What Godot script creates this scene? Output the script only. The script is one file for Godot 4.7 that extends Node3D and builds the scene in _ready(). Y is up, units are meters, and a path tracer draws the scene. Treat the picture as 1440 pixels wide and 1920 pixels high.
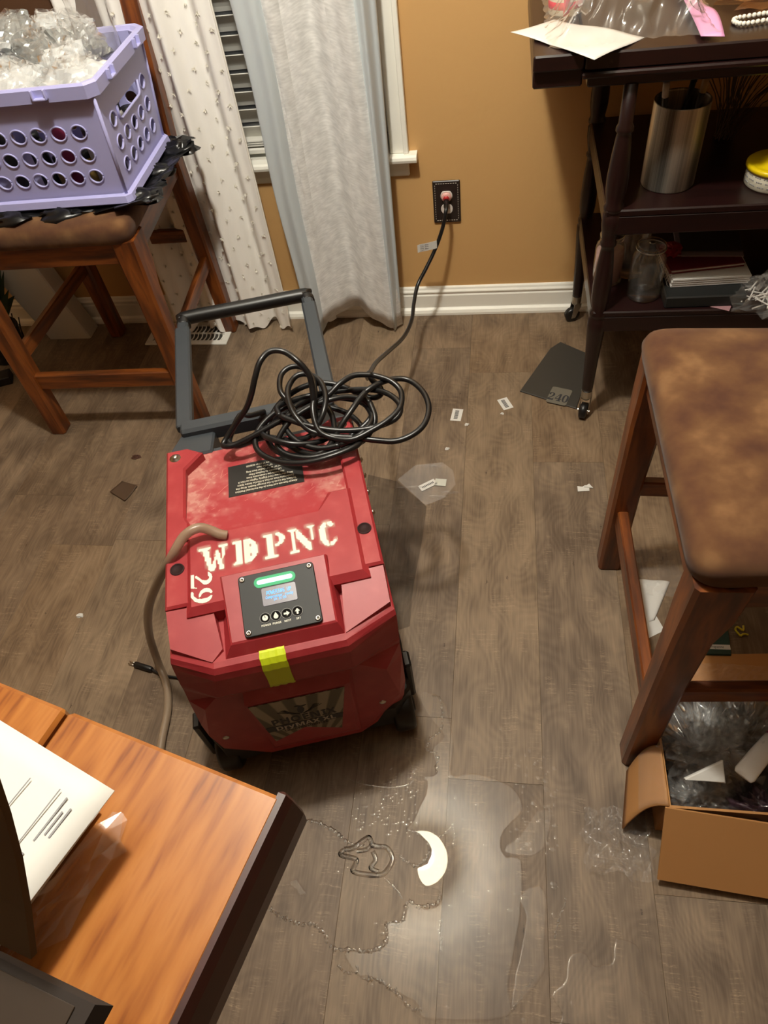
extends Node3D
# A dining corner with a red restoration dehumidifier, seen from standing height. y up, metres, back wall at z = -2.025.

var M := {}
var T := {}
var used_names := {}
var rng := RandomNumberGenerator.new()
const BACK := -2.025


func V(x: float, y: float, z: float) -> Vector3:
	return Vector3(x, y, z)


func P2(a: Array) -> PackedVector2Array:
	var r := PackedVector2Array()
	for i in range(0, a.size(), 2):
		r.append(Vector2(a[i], a[i + 1]))
	return r


# ---------------------------------------------------------------- scene tree helpers
func numbered(called: String) -> String:
	if not used_names.has(called):
		used_names[called] = 0
		return called
	used_names[called] += 1
	return "%s_%03d" % [called, used_names[called]]


func tag(o: Node3D, label: String, category: String, group := "", kind := "") -> Node3D:
	if label: o.set_meta("label", label)
	if category: o.set_meta("category", category)
	if group: o.set_meta("group", group)
	if kind: o.set_meta("kind", kind)
	return o


func thing(called: String, label: String, category: String, at := Vector3.ZERO, turn := 0.0, group := "") -> Node3D:
	var o := Node3D.new()
	o.name = numbered(called)
	add_child(o)
	o.position = at
	o.rotation.y = turn
	tag(o, label, category, group)
	return o


func part(called: String, st, mat: Material, parent: Node = self, xf := Transform3D()) -> MeshInstance3D:
	var o := MeshInstance3D.new()
	var n := 0
	if parent == self:
		o.name = numbered(called)
	else:
		var want := called
		while parent.has_node(NodePath(want)):
			n += 1
			want = "%s_%03d" % [called, n]
		o.name = want
	if st is SurfaceTool:
		(st as SurfaceTool).generate_normals()
		o.mesh = (st as SurfaceTool).commit()
	else:
		o.mesh = st
	o.material_override = mat
	o.transform = xf
	parent.add_child(o, true)
	return o


func struct(called: String, st, mat: Material, parent: Node = self) -> MeshInstance3D:
	var o := part(called, st, mat, parent)
	if parent == self:
		o.set_meta("kind", "structure")
	return o


# ---------------------------------------------------------------- mesh helpers (points run counter-clockwise seen from outside)
func mk(smooth := false) -> SurfaceTool:
	var st := SurfaceTool.new()
	st.begin(Mesh.PRIMITIVE_TRIANGLES)
	st.set_smooth_group(0 if smooth else -1)
	return st


func sm(st: SurfaceTool, on: bool) -> void:
	st.set_smooth_group(0 if on else -1)


func tri(st: SurfaceTool, a: Vector3, b: Vector3, c: Vector3, ua := Vector2.ZERO, ub := Vector2.ZERO, uc := Vector2.ZERO) -> void:
	st.set_uv(ua); st.add_vertex(a)
	st.set_uv(uc); st.add_vertex(c)
	st.set_uv(ub); st.add_vertex(b)


func quad(st: SurfaceTool, a: Vector3, b: Vector3, c: Vector3, d: Vector3) -> void:
	tri(st, a, b, c, Vector2(0, 1), Vector2(1, 1), Vector2(1, 0))
	tri(st, a, c, d, Vector2(0, 1), Vector2(1, 0), Vector2(0, 0))


func fan(st: SurfaceTool, ring: PackedVector3Array, flip := false) -> void:
	var c := Vector3.ZERO
	for p in ring:
		c += p
	c /= ring.size()
	for i in ring.size():
		var a := ring[i]
		var b := ring[(i + 1) % ring.size()]
		if flip: tri(st, c, b, a)
		else: tri(st, c, a, b)


func loft(st: SurfaceTool, rings: Array, cap0 := true, cap1 := true) -> void:
	var n: int = rings[0].size()
	var l := 0.0
	for k in rings.size() - 1:
		var r0: PackedVector3Array = rings[k]
		var r1: PackedVector3Array = rings[k + 1]
		var dl := r0[0].distance_to(r1[0])
		for i in n:
			var j := (i + 1) % n
			var u0 := float(i) / n
			var u1 := float(i + 1) / n
			tri(st, r0[i], r0[j], r1[j], Vector2(u0, l), Vector2(u1, l), Vector2(u1, l + dl))
			tri(st, r0[i], r1[j], r1[i], Vector2(u0, l), Vector2(u1, l + dl), Vector2(u0, l + dl))
		l += dl
	if cap0: fan(st, rings[0], true)
	if cap1: fan(st, rings[rings.size() - 1])


func inset(poly: PackedVector2Array, d: float) -> PackedVector2Array:
	var r := PackedVector2Array()
	var n := poly.size()
	for i in n:
		var a := poly[(i + n - 1) % n]
		var b := poly[i]
		var c := poly[(i + 1) % n]
		var n0 := -(b - a).normalized().orthogonal()
		var n1 := -(c - b).normalized().orthogonal()
		var m := (n0 + n1)
		var q := m.dot(n0)
		r.append(b + (m / q if absf(q) > 0.25 else n0) * d)
	return r


func ccw(poly: PackedVector2Array) -> PackedVector2Array:
	if Geometry2D.is_polygon_clockwise(poly):   # Godot's y-down sense: its «clockwise» is counter-clockwise with y up
		return poly
	var r := poly.duplicate()
	r.reverse()
	return r


# a polygon in local XY, pushed along local +Z by depth, its rims bevelled
func extrude(st: SurfaceTool, poly_in: PackedVector2Array, depth: float, bevel := 0.0, xf := Transform3D(), bottom := true) -> void:
	var area := 0.0
	for i in poly_in.size():
		area += poly_in[i].cross(poly_in[(i + 1) % poly_in.size()])
	var poly := poly_in.duplicate()
	if area < 0: poly.reverse()
	var small := inset(poly, bevel) if bevel > 0 else poly
	var idx := Geometry2D.triangulate_polygon(small)
	var levels := [[small, 0.0], [poly, bevel], [poly, depth - bevel], [small, depth]] if bevel > 0 else [[poly, 0.0], [poly, depth]]
	var rings := []
	for lv in levels:
		var ring := PackedVector3Array()
		for p in lv[0]:
			ring.append(xf * Vector3(p.x, p.y, lv[1]))
		rings.append(ring)
	loft(st, rings, false, false)
	for k in range(0, idx.size(), 3):
		var a := small[idx[k]]
		var b := small[idx[k + 1]]
		var c := small[idx[k + 2]]
		if (b - a).cross(c - a) < 0:
			var t := b
			b = c
			c = t
		tri(st, xf * Vector3(a.x, a.y, depth), xf * Vector3(b.x, b.y, depth), xf * Vector3(c.x, c.y, depth), a, b, c)
		if bottom:
			tri(st, xf * Vector3(a.x, a.y, 0), xf * Vector3(c.x, c.y, 0), xf * Vector3(b.x, b.y, 0), a, c, b)


func rect(w: float, h: float, cut := 0.0) -> PackedVector2Array:
	var x := w / 2
	var y := h / 2
	if cut <= 0: return PackedVector2Array([Vector2(-x, -y), Vector2(x, -y), Vector2(x, y), Vector2(-x, y)])
	return PackedVector2Array([Vector2(-x + cut, -y), Vector2(x - cut, -y), Vector2(x, -y + cut), Vector2(x, y - cut), Vector2(x - cut, y), Vector2(-x + cut, y), Vector2(-x, y - cut), Vector2(-x, -y + cut)])


func rrect(w: float, h: float, r: float, n := 5) -> PackedVector2Array:
	var out := PackedVector2Array()
	for k in 4:
		var c := Vector2((w / 2 - r) * [1, -1, -1, 1][k], (h / 2 - r) * [1, 1, -1, -1][k])
		for i in n + 1:
			var a := PI / 2 * (k + float(i) / n)
			out.append(c + Vector2(cos(a), sin(a)) * r)
	return out


func circle(r: float, n := 24) -> PackedVector2Array:
	var out := PackedVector2Array()
	for i in n:
		out.append(Vector2(cos(TAU * i / n), sin(TAU * i / n)) * r)
	return out


# a box by centre and size with all edges chamfered
func box(st: SurfaceTool, c: Vector3, s: Vector3, b := 0.002, basis := Basis()) -> void:
	b = minf(b, minf(s.x, minf(s.y, s.z)) * 0.3)
	extrude(st, rect(s.x, s.y, b), s.z, b, Transform3D(basis, c) * Transform3D(Basis(), Vector3(0, 0, -s.z / 2)))


# a bar with a rectangular section between two points; w across, h in the «up» sense
func bar(st: SurfaceTool, a: Vector3, b: Vector3, w: float, h: float, bev := 0.003, up := Vector3.UP) -> void:
	var z := (b - a).normalized()
	var x := up.cross(z).normalized()
	var y := z.cross(x)
	extrude(st, rect(w, h, bev), a.distance_to(b), bev * 0.7, Transform3D(Basis(x, y, z), a))


func tube(st: SurfaceTool, path: PackedVector3Array, radius, sides := 10, flat := 1.0) -> void:
	var rings := []
	var t := (path[1] - path[0]).normalized()
	var x := t.cross(Vector3.UP if absf(t.y) < 0.9 else Vector3.RIGHT).normalized()
	for k in path.size():
		var d := path[mini(k + 1, path.size() - 1)] - path[maxi(k - 1, 0)]
		if d.length() > 1e-7: t = d.normalized()
		x = (x - t * x.dot(t)).normalized()
		var y := t.cross(x)
		var r: float = radius if radius is float else radius[mini(k, radius.size() - 1)]
		var ring := PackedVector3Array()
		for i in sides:
			var a := TAU * i / sides
			var o := (x * cos(a) + y * sin(a)) * r
			o.y *= flat
			ring.append(path[k] + o)
		rings.append(ring)
	loft(st, rings)


func spline(pts: PackedVector3Array, per := 6) -> PackedVector3Array:
	var out := PackedVector3Array()
	for i in pts.size() - 1:
		var p0 := pts[maxi(i - 1, 0)]
		var p3 := pts[mini(i + 2, pts.size() - 1)]
		for k in per:
			out.append(pts[i].cubic_interpolate(pts[i + 1], p0, p3, float(k) / per))
	out.append(pts[pts.size() - 1])
	return out


# profile of (radius, height) pairs turned about local y
func lathe(st: SurfaceTool, prof: PackedVector2Array, sides := 24, xf := Transform3D(), caps := true) -> void:
	var rings := []
	for p in prof:
		var ring := PackedVector3Array()
		for i in sides:
			var a := -TAU * i / sides
			ring.append(xf * Vector3(cos(a) * p.x, p.y, sin(a) * p.x))
		rings.append(ring)
	loft(st, rings, caps and prof[0].x > 1e-4, caps and prof[prof.size() - 1].x > 1e-4)


# a sheet given by a function of (u, v); thick > 0 gives it a second side and rims. u runs right, v runs up when seen from its front
func sheet(st: SurfaceTool, f: Callable, nu: int, nv: int, thick := 0.0, us := 1.0, vs := 1.0) -> void:
	var g := []
	for j in nv + 1:
		var row := PackedVector3Array()
		for i in nu + 1:
			row.append(f.call(float(i) / nu, float(j) / nv))
		g.append(row)
	var b := []
	if thick > 0:
		for j in nv + 1:
			var row := PackedVector3Array()
			for i in nu + 1:
				var du: Vector3 = g[j][mini(i + 1, nu)] - g[j][maxi(i - 1, 0)]
				var dv: Vector3 = g[mini(j + 1, nv)][i] - g[maxi(j - 1, 0)][i]
				row.append(g[j][i] - du.cross(dv).normalized() * thick)
			b.append(row)
	for j in nv:
		for i in nu:
			var ua := Vector2(us * i / nu, vs * (1.0 - float(j) / nv))
			var uc := Vector2(us * (i + 1) / nu, vs * (1.0 - float(j + 1) / nv))
			tri(st, g[j][i], g[j][i + 1], g[j + 1][i + 1], ua, Vector2(uc.x, ua.y), uc)
			tri(st, g[j][i], g[j + 1][i + 1], g[j + 1][i], ua, uc, Vector2(ua.x, uc.y))
			if thick > 0:
				tri(st, b[j][i], b[j + 1][i + 1], b[j][i + 1], ua, uc, Vector2(uc.x, ua.y))
				tri(st, b[j][i], b[j + 1][i], b[j + 1][i + 1], ua, Vector2(ua.x, uc.y), uc)
	if thick > 0:
		for i in nu:
			quad(st, b[0][i], b[0][i + 1], g[0][i + 1], g[0][i])
			quad(st, g[nv][i], g[nv][i + 1], b[nv][i + 1], b[nv][i])
		for j in nv:
			quad(st, b[j + 1][0], b[j][0], g[j][0], g[j + 1][0])
			quad(st, g[j + 1][nu], g[j][nu], b[j][nu], b[j + 1][nu])


# lettering: lines of text as one flat mesh lying in local XY, facing +Z
func text(st: SurfaceTool, s: String, font: String, height: float, xf: Transform3D, bold := false, depth := 0.0004, squeeze := 1.0) -> void:
	var f := SystemFont.new()
	f.font_names = PackedStringArray([font])
	f.font_weight = 700 if bold else 400
	var t := TextMesh.new()
	t.text = s
	t.font = f
	t.font_size = 32
	t.pixel_size = height / 23.0
	t.depth = depth
	t.curve_step = 3.0
	var arr := t.get_mesh_arrays()
	var vs: PackedVector3Array = arr[Mesh.ARRAY_VERTEX]
	st.set_uv(Vector2.ZERO)
	var to := xf * Transform3D(Basis().scaled(Vector3(squeeze, 1, 1)), Vector3.ZERO)
	if arr[Mesh.ARRAY_INDEX] != null and arr[Mesh.ARRAY_INDEX].size():
		for i in arr[Mesh.ARRAY_INDEX]:
			st.add_vertex(to * vs[i])
	else:
		for v in vs:
			st.add_vertex(to * v)


func noise(seed_: int, freq: float, octaves := 3, kind := FastNoiseLite.TYPE_SIMPLEX_SMOOTH) -> FastNoiseLite:
	var n := FastNoiseLite.new()
	n.seed = seed_
	n.noise_type = kind
	n.frequency = freq
	n.fractal_octaves = octaves
	return n


# a crumpled clear-film lump: half an ellipsoid over (c), pushed about by noise, folds left sharp
func crumple(st: SurfaceTool, c: Vector3, r: Vector3, seed_: int, amp := 0.25, nu := 26, nv := 9, low := 0.0, freq := 2.2) -> void:
	var n := noise(seed_, freq, 3)
	var n2 := noise(seed_ + 7, freq * 2.3, 2)
	var g := []
	for j in nv + 1:
		var row := PackedVector3Array()
		var el := lerpf(low, PI / 2, float(j) / nv)
		for i in nu + 1:
			var az := -TAU * (i % nu) / nu
			var d := Vector3(cos(az) * cos(el), sin(el), sin(az) * cos(el))
			var k := 1.0 + amp * (1.0 - 2.0 * absf(n.get_noise_3dv(d * 1.3)) * 2.2) + amp * 0.5 * n2.get_noise_3dv(d * 1.7)
			row.append(c + d * r * k)
		g.append(row)
	for j in nv:
		for i in nu:
			tri(st, g[j][i], g[j][i + 1], g[j + 1][i + 1])
			tri(st, g[j][i], g[j + 1][i + 1], g[j + 1][i])


# ---------------------------------------------------------------- materials
func mat(called: String, c: Color, rough := 0.6, metal := 0.0) -> StandardMaterial3D:
	var m := StandardMaterial3D.new()
	m.resource_name = called
	m.albedo_color = c
	m.roughness = rough
	m.metallic = metal
	M[called] = m
	return m


func rgb8(r: int, g: int, b: int) -> Color:
	return Color8(r, g, b)


func ramp(stops: Array) -> Gradient:
	var g := Gradient.new()
	var off := PackedFloat32Array()
	var col := PackedColorArray()
	for s in stops:
		off.append(s[0])
		col.append(s[1])
	g.offsets = off
	g.colors = col
	return g


func ntex(n: FastNoiseLite, g: Gradient, size := 256, h := 0) -> NoiseTexture2D:
	var t := NoiseTexture2D.new()
	t.width = size
	t.height = h if h else size
	t.seamless = true
	t.seamless_blend_skirt = 0.25
	t.noise = n
	if g: t.color_ramp = g
	return t


func tripl(m: StandardMaterial3D, scale: Vector3, world := false) -> StandardMaterial3D:
	m.uv1_triplanar = true
	m.uv1_world_triplanar = world
	m.uv1_scale = scale
	m.uv1_triplanar_sharpness = 4.0
	return m


func clear_film(called: String, alpha: float, rough := 0.12, c := Color(1, 1, 1)) -> StandardMaterial3D:
	var m := mat(called, Color(c.r, c.g, c.b, alpha), rough)
	m.transparency = BaseMaterial3D.TRANSPARENCY_ALPHA
	m.cull_mode = BaseMaterial3D.CULL_DISABLED
	return m


func wood(called: String, tex: Texture2D, grain: int, across: float, along: float, rough := 0.4, coat := 0.0) -> StandardMaterial3D:
	var m := mat(called, Color.WHITE, rough)
	m.albedo_texture = tex
	var s := Vector3(across, across, across)
	s[grain] = along
	tripl(m, s)
	if coat > 0:
		m.clearcoat_enabled = true
		m.clearcoat = coat
		m.clearcoat_roughness = 0.18
	return m


# soft-edged picture of filled polygons (given in pixels): used for sprayed stencils and print
func fill_poly(im: Image, poly: PackedVector2Array, c: Color) -> void:
	var y0 := 1e9
	var y1 := -1e9
	for p in poly:
		y0 = minf(y0, p.y)
		y1 = maxf(y1, p.y)
	for y in range(maxi(0, int(y0)), mini(im.get_height() - 1, int(y1)) + 1):
		var xs := []
		for i in poly.size():
			var a := poly[i]
			var b := poly[(i + 1) % poly.size()]
			var yy := y + 0.5
			if (a.y <= yy) != (b.y <= yy):
				xs.append(a.x + (yy - a.y) / (b.y - a.y) * (b.x - a.x))
		xs.sort()
		for k in range(0, xs.size() - 1, 2):
			im.fill_rect(Rect2i(int(round(xs[k])), y, int(round(xs[k + 1])) - int(round(xs[k])), 1), c)


func arc2(c: Vector2, r: Vector2, a0: float, a1: float, n := 10) -> PackedVector2Array:
	var out := PackedVector2Array()
	for i in n + 1:
		var a := deg_to_rad(lerpf(a0, a1, float(i) / n))
		out.append(c + Vector2(cos(a) * r.x, sin(a) * r.y))
	return out


func _ready() -> void:
	rng.seed = 4711
	# ---- camera
	var cam := Camera3D.new()
	cam.name = "camera"
	cam.transform = Transform3D(Basis(V(0.98824518, -0.10688434, -0.1093033), V(-0.01622669, 0.63759818, -0.77019819), V(0.15201371, 0.76291828, 0.62836895)), V(0, 1.4, 0))
	cam.fov = 71.557
	cam.near = 0.05
	cam.far = 50.0
	add_child(cam)
	cam.current = true
	# ---- sky, exposure
	var env := Environment.new()
	env.background_mode = Environment.BG_COLOR
	env.background_color = Color(0.02, 0.024, 0.035)
	env.tonemap_mode = Environment.TONE_MAPPER_LINEAR
	env.tonemap_exposure = 1.0
	env.sdfgi_enabled = true
	env.ssao_enabled = true
	env.ssil_enabled = true
	var we := WorldEnvironment.new()
	we.name = "world_environment"
	we.environment = env
	add_child(we)
	# ---- lamps: one dome on the ceiling near the window, one further back in the room behind the viewer
	ceiling_lamp(V(-0.317, 2.44, -0.905), 2.55, "round white glass ceiling light above the red dehumidifier")
	make_materials()
	build_room()
	build_floor()
	build_window()
	build_curtains()
	build_outlet()
	build_table()
	build_dehumidifier()
	build_cord()
	build_chairs()
	build_crate()
	build_trolley()
	build_trolley_goods()
	build_box_corner()
	build_behind_chair()
	build_litter()
	build_water()


func ceiling_lamp(at: Vector3, power: float, label: String) -> void:
	var glow := mat("lamp_glass", Color(1, 0.96, 0.88), 0.3)
	glow.emission_enabled = true
	glow.emission = Color(1.0, 0.94, 0.80)
	glow.emission_energy_multiplier = 28.0
	var t := thing("ceiling_light", label, "lamp", at)
	var base := mk(true)
	lathe(base, P2([0.0, -0.045, 0.13, -0.045, 0.135, -0.03, 0.13, -0.001, 0.0, -0.001]), 40)
	part("base", base, mat("lamp_base", Color(0.55, 0.5, 0.42), 0.35, 0.9), t)
	var dome := mk(true)
	lathe(dome, P2([0.0, -0.185, 0.03, -0.183, 0.06, -0.174, 0.088, -0.155, 0.108, -0.128, 0.120, -0.095, 0.123, -0.065, 0.122, -0.046, 0.0, -0.046]), 48)
	part("glass_shade", dome, glow, t)
	var l := OmniLight3D.new()
	l.name = "bulb_light"
	l.position = at + V(0, -0.110, 0)
	l.light_color = Color(1.0, 0.99, 0.955)
	l.light_energy = power
	l.light_size = 0.055
	l.omni_range = 9.0
	l.omni_attenuation = 2.0
	l.shadow_enabled = true
	add_child(l)


func make_materials() -> void:
	# woods
	var wn := noise(11, 0.012, 4)
	T.oak = ntex(wn, ramp([[0.0, rgb8(58, 27, 9)], [0.35, rgb8(96, 47, 14)], [0.55, rgb8(120, 63, 20)], [0.75, rgb8(132, 72, 24)], [1.0, rgb8(86, 40, 12)]]), 256)
	T.table = ntex(noise(23, 0.014, 4), ramp([[0.0, rgb8(112, 58, 18)], [0.22, rgb8(146, 84, 30)], [0.4, rgb8(158, 96, 38)], [0.55, rgb8(165, 102, 42)], [0.75, rgb8(170, 108, 48)], [1.0, rgb8(156, 94, 38)]]), 256)
	T.espresso = ntex(noise(31, 0.012, 3), ramp([[0.0, rgb8(20, 7, 7)], [0.5, rgb8(32, 12, 11)], [1.0, rgb8(26, 9, 9)]]), 256)
	wood("oak_x", T.oak, 0, 9.0, 1.2, 0.42, 0.25)
	wood("oak_y", T.oak, 1, 9.0, 1.2, 0.42, 0.25)
	wood("oak_z", T.oak, 2, 9.0, 1.2, 0.42, 0.25)
	wood("table_wood", T.table, 2, 15.0, 2.2, 0.34, 0.35)
	wood("espresso_x", T.espresso, 0, 8.0, 1.0, 0.36, 0.15)
	wood("espresso_y", T.espresso, 1, 8.0, 1.0, 0.36, 0.15)
	# walls and trim
	var wall := mat("wall_paint", rgb8(208, 164, 106), 0.62)
	var bump := ntex(noise(41, 0.06, 3), null, 256)
	wall.heightmap_enabled = true
	wall.heightmap_texture = bump
	wall.heightmap_scale = 0.05
	wall.heightmap_flip_texture = false
	tripl(wall, Vector3(1.6, 1.6, 1.6), true)
	var ceil := mat("ceiling_paint", rgb8(232, 228, 218), 0.8)
	tripl(ceil, Vector3.ONE, true)
	mat("trim_paint", rgb8(250, 248, 238), 0.4)
	mat("white_plastic", rgb8(226, 224, 216), 0.4)
	mat("steel", rgb8(200, 198, 190), 0.28, 1.0)
	mat("black_plastic", rgb8(24, 24, 25), 0.45)
	mat("black_rubber", rgb8(20, 20, 20), 0.38)
	mat("paper", rgb8(212, 210, 205), 0.75)
	mat("ink", rgb8(40, 40, 44), 0.7)
	mat("grey_ink", rgb8(140, 140, 142), 0.7)
	mat("cardboard", rgb8(176, 126, 74), 0.8)
	# suede
	var su := mat("suede", Color.WHITE, 0.95)
	su.albedo_texture = ntex(noise(51, 0.012, 5), ramp([[0.0, rgb8(68, 36, 20)], [0.3, rgb8(82, 50, 27)], [0.48, rgb8(90, 58, 31)], [0.62, rgb8(97, 65, 36)], [0.8, rgb8(112, 79, 47)], [1.0, rgb8(124, 92, 58)]]), 512)
	su.rim_enabled = true
	su.rim = 0.15
	su.rim_tint = 0.7
	tripl(su, Vector3(1.7, 1.7, 1.7))
	clear_film("film", 0.05, 0.08)
	clear_film("film_milky", 0.07, 0.10, Color(0.93, 0.93, 0.92))
	var w := clear_film("water", 0.0, 0.015)
	w.metallic_specular = 0.62
	var wb := mat("water_bead", Color(1, 1, 1, 0.0), 0.02)
	wb.transparency = BaseMaterial3D.TRANSPARENCY_ALPHA
	wb.refraction_enabled = true
	wb.refraction_scale = 0.033


func seg_box(st: SurfaceTool, x0: float, x1: float, y0: float, y1: float, z0: float, z1: float, b := 0.0) -> void:
	var c := V((x0 + x1) / 2, (y0 + y1) / 2, (z0 + z1) / 2)
	var s := V(x1 - x0, y1 - y0, z1 - z0)
	if b > 0: box(st, c, s, b)
	else: extrude(st, rect(s.x, s.y), s.z, 0.0, Transform3D(Basis(), c - V(0, 0, s.z / 2)))


const WX0 := -1.20   # window opening
const WX1 := -0.300
const WY0 := 0.525
const WY1 := 1.98


func build_room() -> void:
	var st := mk()
	var z0 := BACK - 0.14
	seg_box(st, -3.45, WX0, -0.1, 2.5, z0, BACK)
	seg_box(st, WX1, 3.65, -0.1, 2.5, z0, BACK)
	seg_box(st, WX0, WX1, -0.1, WY0, z0, BACK)
	seg_box(st, WX0, WX1, WY1, 2.5, z0, BACK)
	struct("wall_back", st, M.wall_paint)
	st = mk()
	seg_box(st, -3.45, -3.3, -0.1, 2.5, BACK, 4.6)
	struct("wall_left", st, M.wall_paint)
	st = mk()
	seg_box(st, 3.5, 3.65, -0.1, 2.5, BACK, 4.6)
	struct("wall_right", st, M.wall_paint)
	st = mk()
	seg_box(st, -3.45, 3.65, -0.1, 2.5, 4.6, 4.74)
	struct("wall_front", st, M.wall_paint)
	st = mk()
	seg_box(st, -3.45, 3.65, 2.44, 2.58, z0, 4.74)
	struct("ceiling", st, M.ceiling_paint)
	# baseboards: shoe moulding, flat face, stepped cap
	var prof := P2([0.0, 0.0, 0.024, 0.0, 0.024, 0.008, 0.020, 0.017, 0.014, 0.021, 0.012, 0.023, 0.012, 0.066, 0.0095, 0.070, 0.0095, 0.074, 0.012, 0.077, 0.012, 0.081, 0.008, 0.086, 0.006, 0.092, 0.003, 0.0955, 0.0, 0.0955])
	st = mk()
	extrude(st, prof, 6.8, 0.0, Transform3D(Basis(V(0, 0, 1), V(0, 1, 0), V(-1, 0, 0)), V(3.5, 0, BACK)))
	struct("baseboard_back", st, M.trim_paint)
	st = mk()
	extrude(st, prof, 6.6, 0.0, Transform3D(Basis(V(1, 0, 0), V(0, 1, 0), V(0, 0, 1)), V(-3.3, 0, BACK)))
	struct("baseboard_left", st, M.trim_paint)
	st = mk()
	extrude(st, prof, 6.6, 0.0, Transform3D(Basis(V(-1, 0, 0), V(0, 1, 0), V(0, 0, -1)), V(3.5, 0, 4.6)))
	struct("baseboard_right", st, M.trim_paint)


func plank_image(seed_: int, base: Color, var_: float) -> ImageTexture:
	var W := 1216
	var H := 180
	var im := Image.create(W, H, false, Image.FORMAT_RGB8)
	var r := RandomNumberGenerator.new()
	r.seed = seed_
	var fine := noise(seed_, 0.11, 2)
	var mid := noise(seed_ + 1, 0.021, 3)
	var saw := noise(seed_ + 2, 0.009, 2)
	var cathedral := noise(seed_ + 3, 0.006, 2)
	var wob := noise(seed_ + 4, 0.03, 2)
	var light := Color8(164, 142, 116)
	var dark := Color8(62, 49, 38)
	var sawrow := PackedFloat32Array()
	for x in W:
		sawrow.append(pow(r.randf(), 6.0))
	for y in H:
		for x in W:
			var f := fine.get_noise_2d(x * 0.09, y * 1.9)
			var m := mid.get_noise_2d(x * 0.26, y * 0.72)
			var ring := sin((y * 0.10 + cathedral.get_noise_2d(x * 0.63, y * 1.0) * 14.0) * 2.2)
			var t := f * 0.22 + m * var_ * 0.72 + ring * 0.07 + saw.get_noise_2d(x * 0.5, y * 0.25) * 0.22
			var c := base.lerp(light, clampf(t, 0, 1) * 1.0) if t > 0 else base.lerp(dark, clampf(-t, 0, 1) * 1.0)
			var s := sawrow[(x + int(4.0 * sin(y * 0.03) + 2.5 * wob.get_noise_2d(x, y)) + W) % W] * clampf(saw.get_noise_2d(x * 0.63, y * 1.9) * 3.4 - 0.35, 0, 1) * (0.55 + 0.75 * fine.get_noise_2d(x * 3.0, y * 1.2))
			c = c.lerp(light, clampf(s * 1.25, 0, 1) * 0.78)
			im.set_pixel(x, y, c)
	for k in 3:   # knots and nicks
		var kx := r.randi_range(20, W - 20)
		var ky := r.randi_range(8, H - 8)
		for a in 26:
			im.set_pixel(clampi(kx + int(r.randfn(0, 3.4)), 0, W - 1), clampi(ky + int(r.randfn(0, 1.2)), 0, H - 1), dark)
	return ImageTexture.create_from_image(im)


func build_floor() -> void:
	var root := thing("floor", "", "")
	root.set_meta("kind", "structure")
	root.remove_meta("label")
	root.remove_meta("category")
	var st := mk()
	seg_box(st, -3.45, 3.65, -0.12, -0.006, BACK - 0.14, 4.74)
	part("subfloor", st, mat("subfloor", rgb8(60, 50, 42), 0.9), root)
	var bases := [rgb8(116, 97, 78), rgb8(107, 89, 71), rgb8(126, 107, 86), rgb8(113, 96, 79), rgb8(120, 99, 77)]
	var mats := []
	for k in 5:
		var m := mat("plank_print_%d" % k, Color.WHITE, 0.5)
		m.albedo_texture = plank_image(100 + k * 17, bases[k], [0.5, 0.62, 0.5, 0.7, 0.55][k])
		m.metallic_specular = 0.42
		mats.append(m)
	var w := 0.181
	var L := 1.22
	for row in 38:
		var x := 0.103 + (row - 19) * w
		if x < -3.4 or x > 3.5: continue
		var z := BACK - L + fposmod(row * 0.4137 + 0.13, 1.0) * L
		if row == 18 or row == 19: z = -1.704 - L + (0.0 if row == 18 else 0.37)
		if row == 13 or row == 12: z = -1.044 - L * 2 + (0.0 if row == 13 else 0.02)
		while z < 4.6:
			var a := maxf(z, BACK)
			var b := minf(z + L, 4.6)
			if b - a > 0.02:
				var s := mk()
				var ww := w - 0.0002
				var y := 0.0
				var bev := 0.0004
				var g := [V(x + bev, y, b - bev - 0.0001), V(x + ww - bev, y, b - bev - 0.0001), V(x + ww - bev, y, a + bev + 0.0001), V(x + bev, y, a + bev + 0.0001)]
				var o := [V(x, y - 0.0004, b - 0.0001), V(x + ww, y - 0.0004, b - 0.0004), V(x + ww, y - 0.0004, a + 0.0001), V(x, y - 0.0004, a + 0.0001)]
				var flip := row % 2 == 0
				var u0 := (a - z) / L
				var u1 := (b - z) / L
				if flip:
					u0 = 1.0 - u0
					u1 = 1.0 - u1
				var uv := [Vector2(u1, 0), Vector2(u1, 1), Vector2(u0, 1), Vector2(u0, 0)]
				tri(s, g[0], g[1], g[2], uv[0], uv[1], uv[2])
				tri(s, g[0], g[2], g[3], uv[0], uv[2], uv[3])
				for i in 4:
					var j := (i + 1) % 4
					tri(s, o[i], o[j], g[j], uv[i], uv[j], uv[j])
					tri(s, o[i], g[j], g[i], uv[i], uv[j], uv[i])
					var dn := V(0, -0.005, 0)
					tri(s, o[i] + dn, o[j] + dn, o[j], uv[i], uv[j], uv[j])
					tri(s, o[i] + dn, o[j], o[i], uv[i], uv[j], uv[i])
				part("plank", s, mats[(row * 3 + int(round(z * 7.0)) + 50) % 5], root)
			z += L


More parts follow.
